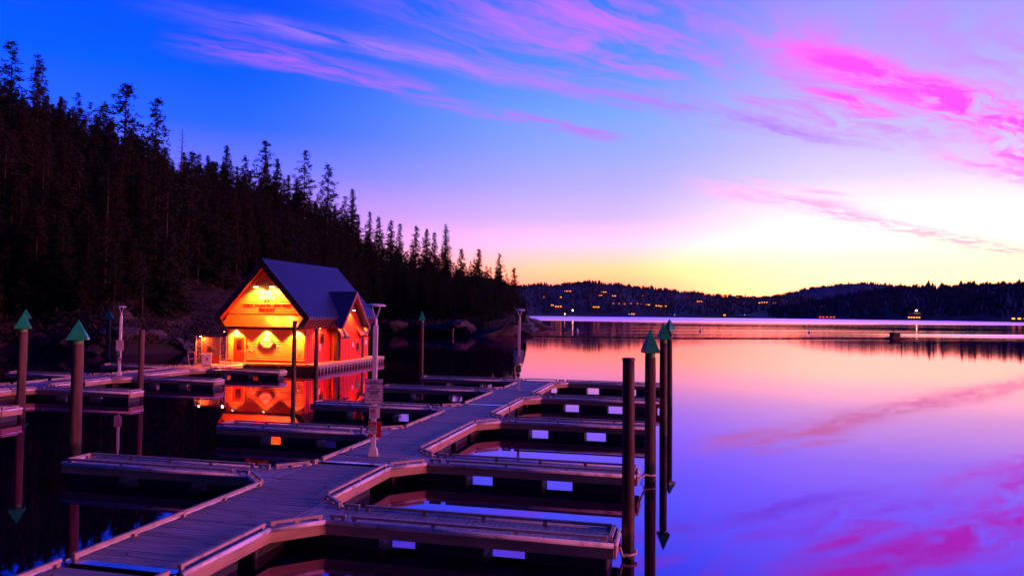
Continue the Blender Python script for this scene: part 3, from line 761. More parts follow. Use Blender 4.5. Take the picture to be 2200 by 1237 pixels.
# roof: two slopes that turn inward at the eaves
def roof_profile(x_half, zr, ze, th_, ret_in, ret_dn):
    out_ = [(0, zr), (x_half, ze), (x_half-ret_in, ze-ret_dn)]
    k = th_
    inn = [(x_half-ret_in-k*.7, ze-ret_dn+.05), (x_half-k*1.05, ze+.02), (0, zr-k*1.45)]
    return out_, inn
for sx in (-1, 1):
    r_ = MB().extrude([(0, FY, RZ), (sx*RX, FY, EZ), (sx*(RX-.12), FY, EZ-.12), (0, FY, RZ-.24)], (0, BY-FY, 0)).build('roof_slope', 'roof_metal' , HB)
    ribs = MB()
    nrib = 30
    for k in range(nrib):
        y = FY+.1+k*(BY-FY-.2)/(nrib-1)
        ribs.poly([(0, y-.13, RZ+.004), (sx*RX, y-.13, EZ+.004), (sx*RX, y+.13, EZ+.004), (0, y+.13, RZ+.004), (0, y-.075, RZ+.17), (sx*RX, y-.075, EZ+.17), (sx*RX, y+.075, EZ+.17), (0, y+.075, RZ+.17)],
                  [(0, 1, 5, 4), (4, 5, 6, 7), (7, 6, 2, 3), (1, 2, 6, 5)])
    tag(ribs.build('standing_ribs', 'roof_metal', r_), kind='stuff')
    # soffit boards under the overhang and rake fascia
    MB().extrude([(0, FY+.05, RZ-.26), (sx*(RX-.13), FY+.05, EZ-.135), (sx*(RX-.22), FY+.05, EZ-.16), (0, FY+.05, RZ-.30)], (0, BY-FY-.1, 0)).build('soffit', 'soffit', HB)
    MB().extrude([(0, FY-.06, RZ+.02), (sx*(RX+.02), FY-.06, EZ), (sx*(RX-.62), FY-.06, EZ), (0, FY-.06, RZ-.70)], (0, .11, 0)).build('rake_fascia', 'trim_dark', HB)
    # inward return of the rake and sloped panel below the eave
    MB().extrude([(sx*(RX+.02), FY-.058, EZ-.005), (sx*(RX-.80), FY-.058, EZ-.80), (sx*(RX-1.15), FY-.058, EZ-.80), (sx*(RX-.60), FY-.058, EZ-.005)], (0, .10, 0)).build('rake_return', 'trim_dark', HB)
    ep = MB().extrude([(sx*(RX-.13), FY+.06, EZ-.14), (sx*(HX+.02), FY+.06, EZ-.95), (sx*(HX-.06), FY+.06, EZ-.95), (sx*(RX-.23), FY+.06, EZ-.14)], (0, BY-FY-.12, 0)).build('eave_panel', 'pent_dark', HB)
    er = MB()
    for k in range(34):
        y = FY+.2+k*.41
        er.extrude([(sx*(RX-.12), y, EZ-.14), (sx*(HX+.03), y, EZ-.95), (sx*(HX+.055), y, EZ-.97), (sx*(RX-.09), y, EZ-.15)], (0, .03, 0))
    tag(er.build('panel_ribs', 'pent_metal', ep), kind='stuff')
MB().extrude([(-.16, FY-.04, RZ-.12), (0, FY-.04, RZ+.06), (.16, FY-.04, RZ-.12), (.12, FY-.04, RZ-.13), (0, FY-.04, RZ), (-.12, FY-.04, RZ-.13)], (0, BY-FY+.08, 0)).build('ridge_cap', 'roof_metal', HB)
# pent roof across the front
pent = MB().extrude([(-3.95, -.01, 4.86), (-3.95, -.01, 4.80), (-3.95, -.86, 3.80), (-3.95, -.90, 3.85)], (7.7, 0, 0)).build('pent_roof', 'pent_metal', HB)
for k in range(20):
    x = -3.9+k*.402
    MB().poly([(x, -.0, 4.885), (x+.03, -.0, 4.885), (x+.03, -.90, 3.865), (x, -.90, 3.865), (x, -.0, 4.85), (x+.03, 0, 4.85), (x+.03, -.90, 3.84), (x, -.90, 3.84)],
              [(0, 3, 2, 1), (4, 5, 6, 7), (0, 1, 5, 4), (1, 2, 6, 5), (2, 3, 7, 6), (3, 0, 4, 7)]).build('seam', 'pent_metal', pent)
MB().box((-3.95, -.93, 3.62), (3.75, -.87, 3.84)).build('pent_fascia', 'trim_dark', HB)
MB().box((-3.92, -.86, 3.70), (3.72, -.01, 3.76)).build('pent_soffit', 'soffit', HB)
MB().box((-3.9, -.06, 4.87), (3.72, -.012, 4.93)).build('pent_flashing', 'pent_metal', HB)
# front door
dr = MB().box((-3.24, -.075, .68), (-2.14, -.035, 2.86)).build('door', 'red_paint', HB)
MB().box((-2.96, -.085, 1.76), (-2.40, -.076, 2.68)).build('door_window', 'window_glass', dr)
MB().tube([(-2.26, -.08, 1.62), (-2.26, -.13, 1.62), (-2.36, -.13, 1.62)], .015, 6).build('handle', 'galv', dr)
for a, b in (((-3.38, .68), (-3.25, 2.98)), ((-2.13, .68), (-2.0, 2.98)), ((-3.25, 2.87), (-2.13, 2.98))):
    MB().box((a[0], -.09, a[1]), (b[0], -.036, b[1])).build('door_frame', 'siding', dr)
# diamond sign
ds = MB().extrude([(.08, -.10, 3.22), (-.64, -.10, 2.42), (-.18, -.10, 1.98), (.46, -.10, 1.98), (.82, -.10, 2.42)], (0, .04, 0)).build('diamond_sign', 'sign_white', HB); ds['label'] = 'pale five-sided sign lit from above'
def ring_poly(pts_, y, w_, m_, parent):
    for i in range(len(pts_)):
        p, q_ = pts_[i], pts_[(i+1) % len(pts_)]
        MB().tube([(p[0], y, p[1]), (q_[0], y, q_[1])], w_, 6).build('sign_border', m_, parent)
ring_poly([(.08, 3.22), (-.64, 2.42), (-.18, 1.98), (.46, 1.98), (.82, 2.42)], -.105, .045, 'letter_red', ds)
lettering('GAS DOCK', .17, 'batten_red', ds, (.06, -.105, 2.50)); lettering('& STORE', .13, 'batten_red', ds, (.06, -.105, 2.30))
MB().extrude([(.52, -.102, 2.38), (.60, -.102, 2.62), (.64, -.102, 2.62), (.56, -.102, 2.38)], (0, -.01, 0)).build('emblem', 'ink_dark', ds)
# small notices on the front wall
n1 = MB().box((-2.0, -.06, 1.88), (-1.78, -.04, 2.2)).build('notice', 'red_paint', HB); MB().box((-1.96, -.065, 1.95), (-1.82, -.061, 2.14)).build('panel', 'soffit', n1)
n2 = MB().box((-1.27, -.06, 1.85), (-.84, -.04, 2.2)).build('notice', 'sign_white', HB)
for k, xx in enumerate((-1.2, -1.0)): MB().box((xx, -.065, 2.12), (xx+.14, -.061, 2.17)).build('heading', 'ink_dark', n2)
for k in range(4): MB().box((-1.2, -.065, 1.9+k*.05), (-.92, -.061, 1.915+k*.05)).build('lettering', 'soffit', n2)
n3 = MB().box((1.05, -.06, 1.83), (1.44, -.04, 2.2)).build('notice', 'sign_white', HB); MB().lathe([(.07, 0), (.07, .006)], 14).build('symbol', 'ink_red', n3).matrix_local = Matrix.Translation((1.24, -.062, 2.0)) @ Matrix.Rotation(R(90), 4, 'X')
# coiled hoses / bracket on the wall
hs = MB().tube([(-1.75, -.09, 1.78), (-1.72, -.12, 1.62), (-1.6, -.12, 1.56), (-1.46, -.12, 1.62), (-1.42, -.1, 1.78)], .04, 8).build('hose', 'red_paint', HB, smooth=True)
MB().box((-1.48, -.16, 1.62), (-1.36, -.04, 1.80)).build('faucet', 'sign_white', HB)
MB().box((3.2, -.14, 1.62), (3.3, -.04, 1.82)).build('faucet', 'sign_white', HB)
# gable emblem: round badge above a ribbon, crossed pieces below
eb = MB().lathe([(.48, 0), (.48, .022), (.44, .026)], 24).build('emblem', 'sign_white', HB); eb['label'] = 'round badge with ribbon on the gable'
eb.matrix_local = Matrix.Translation((0, -.04, 6.70)) @ Matrix.Rotation(R(90), 4, 'X')
rb_ = MB().extrude([(-.86, -.066, 6.20), (-.72, -.066, 6.32), (-.86, -.066, 6.46), (-.40, -.066, 6.50), (.40, -.066, 6.50), (.86, -.066, 6.46), (.72, -.066, 6.32), (.86, -.066, 6.20), (.36, -.066, 6.26), (-.36, -.066, 6.26)], (0, -.015, 0)).build('ribbon', 'sign_white', HB)
for sx in (-1, 1):
    MB().extrude([(sx*.12, -.10, 6.70), (sx*.34, -.10, 6.66), (sx*.30, -.10, 6.80), (sx*.16, -.10, 6.82)], (0, -.015, 0)).build('emblem_mark', 'ink_red', HB)
    MB().extrude([(sx*.10, -.06, 6.22), (sx*.34, -.06, 6.04), (sx*.18, -.06, 6.04), (sx*.06, -.06, 6.14)], (0, -.04, 0)).build('emblem_mark', 'ink_red', HB)
MB().extrude([(-.2, -.10, 7.05), (.2, -.10, 7.05), (.14, -.10, 7.13), (-.14, -.10, 7.13)], (0, -.02, 0)).build('emblem_mark', 'soffit', HB)
lt = lettering("COEUR D'ALENE FIRE DEPARTMENT", .36, 'letter_red', HB, (.05, -.085, 5.72), .80, .012, .012)
lt2 = lettering('FIRE BOAT', .40, 'letter_red', HB, (.02, -.085, 5.32), .85, .012, .012)
# side windows, doors, notices
wn = MB().box((HX+.03, 2.3, 2.35), (HX+.07, 3.05, 3.25)).build('window', 'trim_dark', HB); MB().box((HX+.071, 2.4, 2.45), (HX+.078, 2.95, 3.15)).build('pane', 'window_glass', wn)
d2 = MB().box((HX+.032, 3.2, .68), (HX+.06, 4.35, 2.75)).build('side_door', 'red_paint', HB); MB().box((HX+.061, 4.12, 1.66), (HX+.09, 4.24, 1.82)).build('lock_plate', 'trim_dark', d2)
MB().box((HX+.034, 2.3, 1.7), (HX+.05, 2.5, 2.3)).build('notice', 'sign_white', HB)
w2 = MB().box((4.775, 8.1, 1.50), (4.80, 8.65, 2.2)).build('window', 'trim_dark', HB); MB().box((4.801, 8.16, 1.56), (4.806, 8.58, 2.14)).build('pane', 'window_glass', w2)
d3 = MB().box((HX+.034, 10.5, .68), (HX+.06, 11.35, 2.5)).build('side_door', 'red_paint', HB); MB().box((HX+.061, 11.2, 1.5), (HX+.1, 11.28, 1.62)).build('handle', 'galv', d3)
for x0, y0 in ((4.775, 7.2), (HX+.034, 11.9)): MB().box((x0, y0, 1.85), (x0+.016, y0+.33, 2.27)).build('notice', 'sign_white', HB)
for y0, w_ in ((4.30, .34), (9.75, .34)): MB().box((HX+.42, y0, .65), (HX+.42+w_, y0+w_, 3.60)).build('porch_post', 'trim_dark', HB)
# dormer on the lake side
DY, DHW, DZP, DZE, DU, BX = 6.65, 3.05, 7.18, 3.68, 5.42, 4.74
for sy in (-1, 1):
    x_in = lambda z: (RZ-z)/SL-.25
    ds_ = MB().poly([(DU, DY, DZP), (DU, DY+sy*DHW, DZE), (x_in(DZE)-.4, DY+sy*DHW, DZE), (x_in(DZP), DY, DZP),
                     (DU, DY, DZP-.2), (DU, DY+sy*(DHW-.12), DZE-.04), (x_in(DZE)-.4, DY+sy*(DHW-.12), DZE-.04), (x_in(DZP), DY, DZP-.2)],
                    [(0, 1, 2, 3), (7, 6, 5, 4), (0, 4, 5, 1), (1, 5, 6, 2), (3, 2, 6, 7)]).build('dormer_roof', 'roof_metal', HB)
    rb2 = MB()
    for k in range(9):
        x0_ = DU-.1-k*.3
        if x0_ > x_in(DZP)+.1: rb2.extrude([(x0_, DY, DZP+.003), (x0_, DY+sy*DHW, DZE+.003), (x0_, DY+sy*DHW, DZE+.04), (x0_, DY, DZP+.04)], (.03, 0, 0))
    tag(rb2.build('standing_ribs', 'roof_metal', ds_), kind='stuff')
    MB().extrude([(DU+.005, DY, DZP+.02), (DU+.005, DY+sy*(DHW+.02), DZE), (DU+.005, DY+sy*(DHW-.30), DZE), (DU+.005, DY, DZP-.40)], (.09, 0, 0)).build('dormer_rake', 'trim_mauve', HB)
    MB().extrude([(DU+.006, DY+sy*(DHW+.02), DZE-.003), (DU+.006, DY+sy*(DHW-.90), DZE-.93), (DU+.006, DY+sy*(DHW-1.08), DZE-.75), (DU+.006, DY+sy*(DHW-.28), DZE-.003)], (.088, 0, 0)).build('dormer_return', 'trim_mauve', HB)
    # little sloped roofs inside each return
    y0, y1 = DY+sy*(DHW-.3), DY+sy*(DHW-1.75)
    lp_ = MB().extrude([(BX+.01, y0, DZE+.15), (BX+.01, y0, DZE+.05), (DU-.05, y0, DZE-.78), (DU-.05, y0, DZE-.70)], (0, y1-y0, 0)).build('return_roof', 'pent_metal', HB)
    for k in range(4):
        yy = y0+(y1-y0)*(k+.05)/3.2
        MB().extrude([(BX+.01, yy, DZE+.18), (BX+.01, yy, DZE+.14), (DU-.05, yy, DZE-.71), (DU-.05, yy, DZE-.66)], (0, .03, 0)).build('seam', 'pent_metal', lp_)
    MB().box((DU-.06, min(y0, y1), DZE-.95), (DU-.01, max(y0, y1), DZE-.72)).build('return_fascia', 'trim_dark', HB)
bw_ = MB().extrude([(BX-.12, 4.82, .655), (BX-.12, 9.35, .655), (BX-.12, 9.35, 3.82), (BX-.12, DY, 6.80), (BX-.12, 4.82, 4.70)], (.12, 0, 0)).build('bay_wall', 'batten_red', HB)
for y0 in (4.82, 9.25): MB().box((HX+.003, y0, .66), (BX-.121, y0+.1, 4.3)).build('bay_side', 'batten_red', HB)
for k in range(15):
    yy = 4.95+k*.305; zt = 6.72-abs(yy-DY)*1.12
    MB().box((BX+.001, yy-.022, .67), (BX+.032, yy+.022, zt)).build('batten', 'batten_red', bw_)
# lamps: gooseneck gable lamps, eave downlights, dormer lamp
def spot(loc, aim, power, ang, blend, parent, rad=.06, c=(1.0, .145, .014)):
    l_ = bpy.data.lights.new('lamp_light', 'SPOT'); l_.energy = power; l_.spot_size = R(ang); l_.spot_blend = blend; l_.color = c; l_.shadow_soft_size = rad
    o = bpy.data.objects.new('lamp_light', l_); col.objects.link(o); o.parent = parent; o.location = loc
    o.rotation_euler = (Vector(loc)-Vector(aim)).to_track_quat('Z', 'Y').to_euler()
    return o
for x in (-.78, .78):
    g_ = MB().lathe([(.05, .16), (.24, .02), (.25, 0), (.235, .0)], 20).build('gable_lamp', 'trim_dark', HB); g_.location = (x, -.55, 7.36)
    MB().tube([(0, .5, .30), (0, .35, .42), (0, .1, .40), (0, 0, .14)], .018, 6).build('gooseneck', 'trim_dark', g_)
    MB().lathe([(.20, 0), (.21, -.05), (.12, -.09)], 18).build('lamp_glass', 'lamp_glow', g_)
    spot((x, -.55, 7.22), (x*.9, -.05, 6.0), 3000, 140, .4, HB)
for x in (-3.0, .08, 3.08):
    g_ = MB().lathe([(.11, 0), (.11, .06)], 16).build('eave_light', 'trim_dark', HB); g_.location = (x, -.35, 3.63)
    MB().lathe([(.08, -.012), (.08, 0)], 14).build('lamp_glass', 'lamp_glow', g_)
    spot((x, -.36, 3.58), (x, -.12, 2.0), 5000, 112, .35, HB)
g_ = MB().lathe([(.04, .12), (.18, .02), (.19, 0)], 18).build('dormer_lamp', 'trim_dark', HB); g_.location = (BX+.5, DY-.15, 5.4)
MB().tube([(-.5, 0, .2), (-.2, 0, .28), (0, 0, .1)], .016, 6).build('gooseneck', 'trim_dark', g_)
MB().lathe([(.14, -.03), (.15, 0)], 16).build('lamp_glass', 'lamp_glow', g_)
spot((BX+.46, DY-.15, 5.3), (BX+.1, DY-.9, 3.2), 2600, 150, .4, HB)
# lamp under the eave beside the gate
g_ = MB().lathe([(.07, 0), (.07, .08)], 14).build('wall_lamp', 'trim_dark', HB); g_.location = (-HX-.25, -.15, 3.35)
MB().lathe([(.05, -.012), (.055, 0)], 12).build('lamp_glass', 'lamp_glow', g_)
spot((-HX-.25, -.2, 3.3), (-4.2, -2.8, .6), 1500, 150, .6, HB)
# side eave light over the right-hand walk
g_ = MB().lathe([(.08, 0), (.08, .05)], 14).build('eave_light', 'trim_dark', HB); g_.location = (HX+.3, 1.9, 3.72)
MB().lathe([(.06, -.012), (.06, 0)], 12).build('lamp_glass', 'lamp_glow', g_)
spot((HX+.36, 1.9, 3.66), (HX+.05, 2.3, 1.6), 1500, 150, .6, HB)

g_ = MB().lathe([(.08, 0), (.08, .05)], 14).build('eave_light', 'trim_dark', HB); g_.location = (HX+.3, 12.0, 3.72)
MB().lathe([(.06, -.012), (.06, 0)], 12).build('lamp_glass', 'lamp_glow', g_)
spot((HX+.36, 12.0, 3.66), (HX+.05, 11.4, 1.6), 1200, 150, .6, HB)
# ------------------------------------------------------------------ gate, box and rails beside the boathouse
GT = empty('security_gate', UV(-40.0, 55.0, DZ), -TH+R(8))
tag(GT, 'galvanised mesh security gate with open ribbed door beside the boathouse', 'gate')
for x in (-1.36, -.82, .80, 1.36): MB().box((x-.035, -.035, 0), (x+.035, .035, 2.48)).build('gate_post', 'galv', GT)
MB().box((-.95, -.05, 2.42), (.95, .05, 2.54)).build('top_beam', 'trim_dark', GT)
for a, b in ((-1.32, -.86), (.84, 1.32)):
    pn = MB().box((a, -.012, 2.36), (b, .012, 2.42)).build('mesh_panel', 'galv', GT)
    for k in range(7): MB().box((a, -.012, .12+k*.37), (b, .012, .15+k*.37)).build('bar', 'galv', pn)
    for k in range(4): MB().box((a+.02+k*(b-a-.06)/3, -.01, .1), (a+.04+k*(b-a-.06)/3, .01, 2.4)).build('bar', 'galv', pn)
gd = MB().box((-.78, .05, .08), (.76, .07, 2.38)).build('gate_door', 'soffit', GT)
for k in range(12): MB().box((-.76+k*.128, .02, .95), (-.72+k*.128, .049, 2.36)).build('rib', 'galv', gd)
MB().beam((-.78, .03), (.76, .03), .04, .86, .94).build('cross_bar', 'galv', gd)
MB().box((-.35, .0, 1.2), (.02, .018, 1.6)).build('notice', 'trim_dark', gd)
MB().tube([(-.74, 0, 2.0), (.5, 0, 1.25)], .02, 6).build('brace', 'galv', gd)
for sx in (-1, 1):
    hr = MB().tube([(sx*1.4, -.15, 0), (sx*1.4, -.15, 1.02), (sx*1.55, -.15, 1.1), (sx*1.95, -.15, 1.05), (sx*2.0, -.15, .9), (sx*1.85, -.15, 0)], .022, 8).build('hand_rail', 'galv', GT)
    MB().tube([(sx*1.4, -.15, .52), (sx*1.93, -.15, .52)], .018, 8).build('mid_rail', 'galv', hr)
    MB().tube([(sx*1.38, -.3, 0.02), (sx*.86, -.05, .95)], .022, 8).build('brace', 'galv', GT)
g_ = MB().lathe([(.05, 0), (.09, .02), (.06, .10)], 12).build('gate_lamp', 'trim_dark', GT); g_.location = (-.82, -.28, 2.46)
MB().tube([(0, .26, .06), (0, .05, .1)], .015, 6).build('bracket', 'galv', g_); MB().lathe([(.06, -.03), (.08, 0)], 12).build('lamp_glass', 'lamp_glow', g_)
spot((-.82, -.34, 2.40), (-.2, -.25, .4), 420, 160, .6, GT)
CB = empty('utility_cabinet', UV(-39.55, 53.85, DZ), -TH+R(34)); tag(CB, 'pale metal utility cabinet with a red notice in front of the gate', 'cabinet')
MB().box((-.36, -.34, .06), (.36, .34, 1.0)).build('body', 'cabinet', CB, bevel=.015); MB().box((-.42, -.40, 1.0), (.42, .40, 1.05)).build('lid', 'galv', CB)
nt = MB().box((-.14, -.352, .42), (.18, -.343, .88)).build('notice', 'sign_white', CB); MB().box((-.08, -.356, .46), (.12, -.353, .74)).build('panel', 'sign_red', nt)
MB().box((-.33, -.31, 0), (.33, .31, .06)).build('plinth', 'trim_dark', CB)
# ramp to shore behind the gate
RP = empty('gangway', UV(-39.4, 56.35, 0), -TH); tag(RP, 'red-lit gangway deck joining the gate to the boathouse platform', 'gangway')
MB().box((-2.6, .05, DZ-.1), (-1.6, 9, DZ+.02)).build('deck', 'deck', RP); MB().box((-2.6, .05, .2), (-2.54, 9, DZ+.05)).build('fascia', 'fascia', RP)
MB().box((-1.1, -.02, DZ-.06), (1.9, .24, DZ+.06)).build('bridge_plate', 'hinge', RP)

# ================================================================== TREES
def crown_mesh(name, h, r_, base, style, seed, dens=1.0):
    rg = np.random.default_rng(seed); vs = []; fs = []
    z = base*h; lv = 0
    def tuft(c, s_):
        k = 7 if style == 'fir' else 9
        for _ in range(k):
            d = rg.normal(size=3); d /= np.linalg.norm(d); d[2] = d[2]*.6+(.15 if style != 'fir' else -.05)
            e = np.cross(d, rg.normal(size=3)); e /= (np.linalg.norm(e)+1e-6)
            o = len(vs); L = s_*rg.uniform(.6, 1.25); w = s_*rg.uniform(.16, .30)
            p = c+rg.normal(size=3)*s_*.28
            vs.extend([p-e*w*.5, p+e*w*.5, p+d*L+e*w*.35, p+d*L-e*w*.35]); fs.append((o, o+1, o+2, o+3))
    while z < h*.985:
        f = (z-base*h)/(h-base*h)
        if style == 'fir': R_ = r_*((1-f)**.68*.93+.07)*(1 if f > .1 else .7+3*f)
        else: R_ = r_*(max(.02, 1-f**1.7)**.7*.9+.1)*(rg.uniform(.55, 1.1))
        nb = int(rg.integers(5, 8)*dens) if style == 'fir' else int(rg.integers(4, 7)*dens)
        for b in range(max(2, nb)):
            t = rg.random()*2*math.pi; L = R_*rg.uniform(.55, 1.12)
            if rg.random() < (.05 if style == 'fir' else .14): continue
            droop = (-.28 if style == 'fir' else rg.uniform(-.15, .25))
            dirn = np.array([math.cos(t), math.sin(t), 0])
            nt_ = max(2, int(L/(.42 if style == 'fir' else .55)))
            o = len(vs); q = np.array([0, 0, z]); e_ = q+dirn*L*.9+np.array([0, 0, droop*L*.8])
            sd_ = np.array([-dirn[1], dirn[0], 0])*.03
            vs.extend([q-sd_, q+sd_, e_+sd_*.3, e_-sd_*.3]); fs.append((o, o+1, o+2, o+3))
            for k in range(nt_):
                s_ = (k+.6)/nt_
                if style != 'fir' and s_ < .22: continue
                c = np.array([0, 0, z])+dirn*L*s_+np.array([0, 0, droop*L*s_+(.12*L*s_*s_ if style == 'fir' else 0)])+rg.normal(size=3)*.10
                tuft(c, (.74 if style == 'fir' else .80)*(1-.38*f))
        z += (h*.026+.10) if style == 'fir' else (h*.034+.12)
    tuft(np.array([0, 0, h*.985]), .4)
    me = bpy.data.meshes.new('crown'); me.from_pydata([tuple(v) for v in vs], [], fs); me.update()
    me.materials.append(MATS['needles' if seed % 2 else 'needles_warm'])
    return me
def trunk_mesh(h, r0, seed):
    rg = random.Random(seed); p = [(0, 0, -1.0)]; rad = [r0*1.15]
    for i in range(1, 9):
        f = i/8; p.append((math.sin(f*3+seed)*.10, math.cos(f*2.3+seed)*.08, h*f*.97)); rad.append(r0*(1-f)**.8+.02)
    me = MB().tube(p, rad, 7).mesh('trunk'); me.materials.append(MATS['bark']); return me
PROTO = []
for i, (h, r_, base, st) in enumerate([(18, 4.0, .04, 'fir'), (17, 3.6, .06, 'fir'), (20, 4.2, .08, 'fir'), (15, 3.7, .03, 'fir'), (19, 3.2, .10, 'fir'),
                                      (20, 4.0, .26, 'pine'), (18, 3.6, .20, 'pine'), (21, 4.6, .38, 'pine'), (16, 3.0, .16, 'pine')]):
    PROTO.append((crown_mesh('crown', h, r_, base, st, 20+i), trunk_mesh(h, .24, i), h, st))
def tree(p, proto, h, rz, label, group, name='conifer_tree', wide=1.0):
    root = empty(name, (p[0], p[1], p[2]-.1), rz); k = h/proto[2]; root.scale = (k*wide, k*wide, k)
    tag(root, label, 'tree', group)
    for me, nm in ((proto[1], 'trunk'), (proto[0], 'crown')):
        o = bpy.data.objects.new(nm, me); col.objects.link(o); o.parent = root
    return root
cands = []
rr = random.Random(5)
PXR = [(-150, 1135)]
tries = 0
while len(cands) < 900 and tries < 60000:
    tries += 1
    px_ = rr.uniform(-190, 1128); a = pix_az(px_)
    t = rr.uniform(.10, 1.14)
    p = hill_h(a, t)
    if p[2] < 2.2: continue
    if 390 < px_ < 560 and t < .26: continue
    if px_ >= 560 and t < .10: continue
    if t < .3 and rr.random() < .45: continue
    dmin = 3.1
    if any((p[0]-q[0][0])**2+(p[1]-q[0][1])**2 < dmin*dmin for q in cands): continue
    cands.append((p, a, t, px_))
HGT = lambda px_: float(np.interp(px_, [-200, 0, 300, 700, 950, 1080, 1130], [15, 15, 14, 13, 11, 9.5, 5]))
LAB = {'fir': 'dark dense conifer crowded into the forest on the left hillside', 'pine': 'dark loose-crowned pine standing in the forest on the left hillside'}
keep, rest = [], []
# skyline and front trees show largest; the rest fill the interior
cands.sort(key=lambda c: math.hypot(c[0][0], c[0][1])-(60 if c[2] > .8 else 0))
for i, (p, a, t, px_) in enumerate(cands):
    h = HGT(px_)*rr.uniform(.62, 1.18)*(.8 if t < .25 else 1)
    if rr.random() < .08: h *= 1.2
    pr = PROTO[rr.randrange(5)] if rr.random() < .68 else PROTO[5+rr.randrange(4)]
    if i < 285: tree(p, pr, h, rr.random()*6.28, LAB[pr[3]], 'dense conifers on the left hillside' if pr[3] == 'fir' else 'loose-crowned pines on the left hillside', wide=rr.uniform(.85, 1.2))
    else: rest.append((p, pr, h, rr.random()*6.28, rr.uniform(.85, 1.2)))
# remaining trees of the mass as one object
lowfir = crown_mesh('crown', 18, 4.0, .06, 'fir', 77, .6); lowpine = crown_mesh('crown', 18, 3.8, .2, 'pine', 78, .8)
def arr(me):
    v = np.empty(len(me.vertices)*3); me.vertices.foreach_get('co', v); v = v.reshape(-1, 3)
    f = np.array([p.vertices[:] for p in me.polygons if len(p.vertices) == 4]); return v, f
VA, FA = [], []; off = 0
src = [arr(lowfir), arr(lowpine)]
for p, pr, h, rz, wd in rest:
    v, f = src[0 if pr[3] == 'fir' else 1]; k = h/18
    c, s = math.cos(rz), math.sin(rz)
    w = np.stack([(v[:, 0]*c-v[:, 1]*s)*k*wd+p[0], (v[:, 0]*s+v[:, 1]*c)*k*wd+p[1], v[:, 2]*k+p[2]], 1)
    VA.append(w); FA.append(f+off); off += len(v)
if VA:
    me = bpy.data.meshes.new('hillside_forest'); me.from_pydata(np.concatenate(VA).tolist(), [], np.concatenate(FA).tolist()); me.update()
    tag(link('hillside_forest', me, 'needles'), 'unbroken dark conifer forest deep on the left hillside', kind='stuff')
# named skyline trees, placed where they stand out
def skyline(px_, ytop, r_, h, proto, label, wide=1.0, rz=0.0, name='pine_tree'):
    a = pix_az(px_); zt = pix_tan(px_, ytop)*r_+CAM_Z
    return tree((math.sin(a)*r_, math.cos(a)*r_, zt-h), PROTO[proto], h, rz, label, 'tall pines on the left skyline', name, wide)
skyline(8, 82, 190, 26, 5, 'tall clumpy pine cut by the left picture edge', 1.0, 1)
skyline(66, 108, 185, 27, 2, 'tall dense fir, second spire from the left picture edge', .9, 2, 'fir_tree')
skyline(118, 205, 195, 21, 1, 'shorter fir just right of the tall left spires', .9, 3, 'fir_tree')
skyline(168, 250, 200, 20, 4, 'small pointed fir in the skyline dip left of the great pine', .8, 3, 'fir_tree')
skyline(213, 212, 190, 24, 8, 'slender pine leaning close to the left of the great pine', .9, .4)
skyline(258, 174, 180, 31, 7, 'great broad-crowned pine, tallest tree above the left slope', 1.15, 2.2)
skyline(327, 204, 180, 28, 6, 'narrow gappy pine just right of the great pine', .82, 4)
skyline(421, 325, 205, 17, 8, 'small pine right of the bare snag on the skyline', .9, 1)
skyline(440, 330, 205, 16, 4, 'tiny spire between the bare snag and the bushy fir', .8, 1, 'fir_tree')
skyline(481, 308, 205, 19, 3, 'bushy fir standing alone on the mid-left skyline', .75, 1, 'fir_tree')
skyline(521, 330, 208, 18, 8, 'thin pine between the bushy fir and the open-crowned pine', .75, 3)
skyline(564, 298, 205, 22, 6, 'open-crowned pine above the boathouse roof peak', 1.05, 5)
skyline(590, 338, 212, 19, 1, 'fir at the right shoulder of the open-crowned pine', .9, 5, 'fir_tree')
skyline(650, 320, 205, 24, 5, 'ragged tall pine above the boathouse roof, right of its peak', .95, 2.6)
skyline(700, 350, 212, 22, 6, 'wispy see-through pine right of the ragged tall pine', .95, .7)
skyline(754, 400, 220, 19, 0, 'pointed fir on the skyline above the dormer', .8, 1.7, 'fir_tree')
for px_, yt, pr, lb in ((792, 452, 4, 'slim spire first right of the pointed fir'), (812, 462, 8, 'slim spire second right of the pointed fir'), (838, 468, 0, 'broad fir on the falling skyline above the lamp post'),
                        (857, 478, 4, 'thin spire just right of the broad fir'), (892, 482, 8, 'first of three spires before the tall headland fir'), (915, 490, 1, 'middle of three spires before the tall headland fir'), (932, 497, 4, 'last of three spires before the tall headland fir'),
                        (956, 480, 2, 'tall fir standing out on the lower skyline'), (990, 530, 0, 'stocky fir below the tall headland fir'), (1028, 533, 3, 'wide fir near the low end of the forest skyline'),
                        (1073, 544, 5, 'clumpy pine near the tip of the wooded point'), (1105, 572, 8, 'last pine at the tip of the wooded point')):
    skyline(px_, yt, 225, 18 if px_ < 1000 else 17, pr, lb, .85, px_ % 6, 'fir_tree' if pr < 5 else 'pine_tree')
# dead snag
sn = empty('dead_tree', (0, 0, 0)); a = pix_az(383); r_ = 190; sn.location = (math.sin(a)*r_, math.cos(a)*r_, pix_tan(383, 272)*r_+CAM_Z-24)
tag(sn, 'bare dead snag with thin twigs on the left skyline', 'tree')
MB().tube([(0, 0, -1), (.1, 0, 10), (0, .05, 18), (.05, 0, 24)], [.30, .22, .14, .05], 7).build('trunk', 'dead_wood', sn)
for k in range(46):
    z = 8+k*.34; t = k*2.4; L = (24.5-z)*.16+.3
    MB().tube([(0, 0, z), (math.cos(t)*L*.6, math.sin(t)*L*.6, z+.05), (math.cos(t)*L, math.sin(t)*L, z+.25)], [.07, .05, .03], 4).build('branch', 'dead_wood', sn)
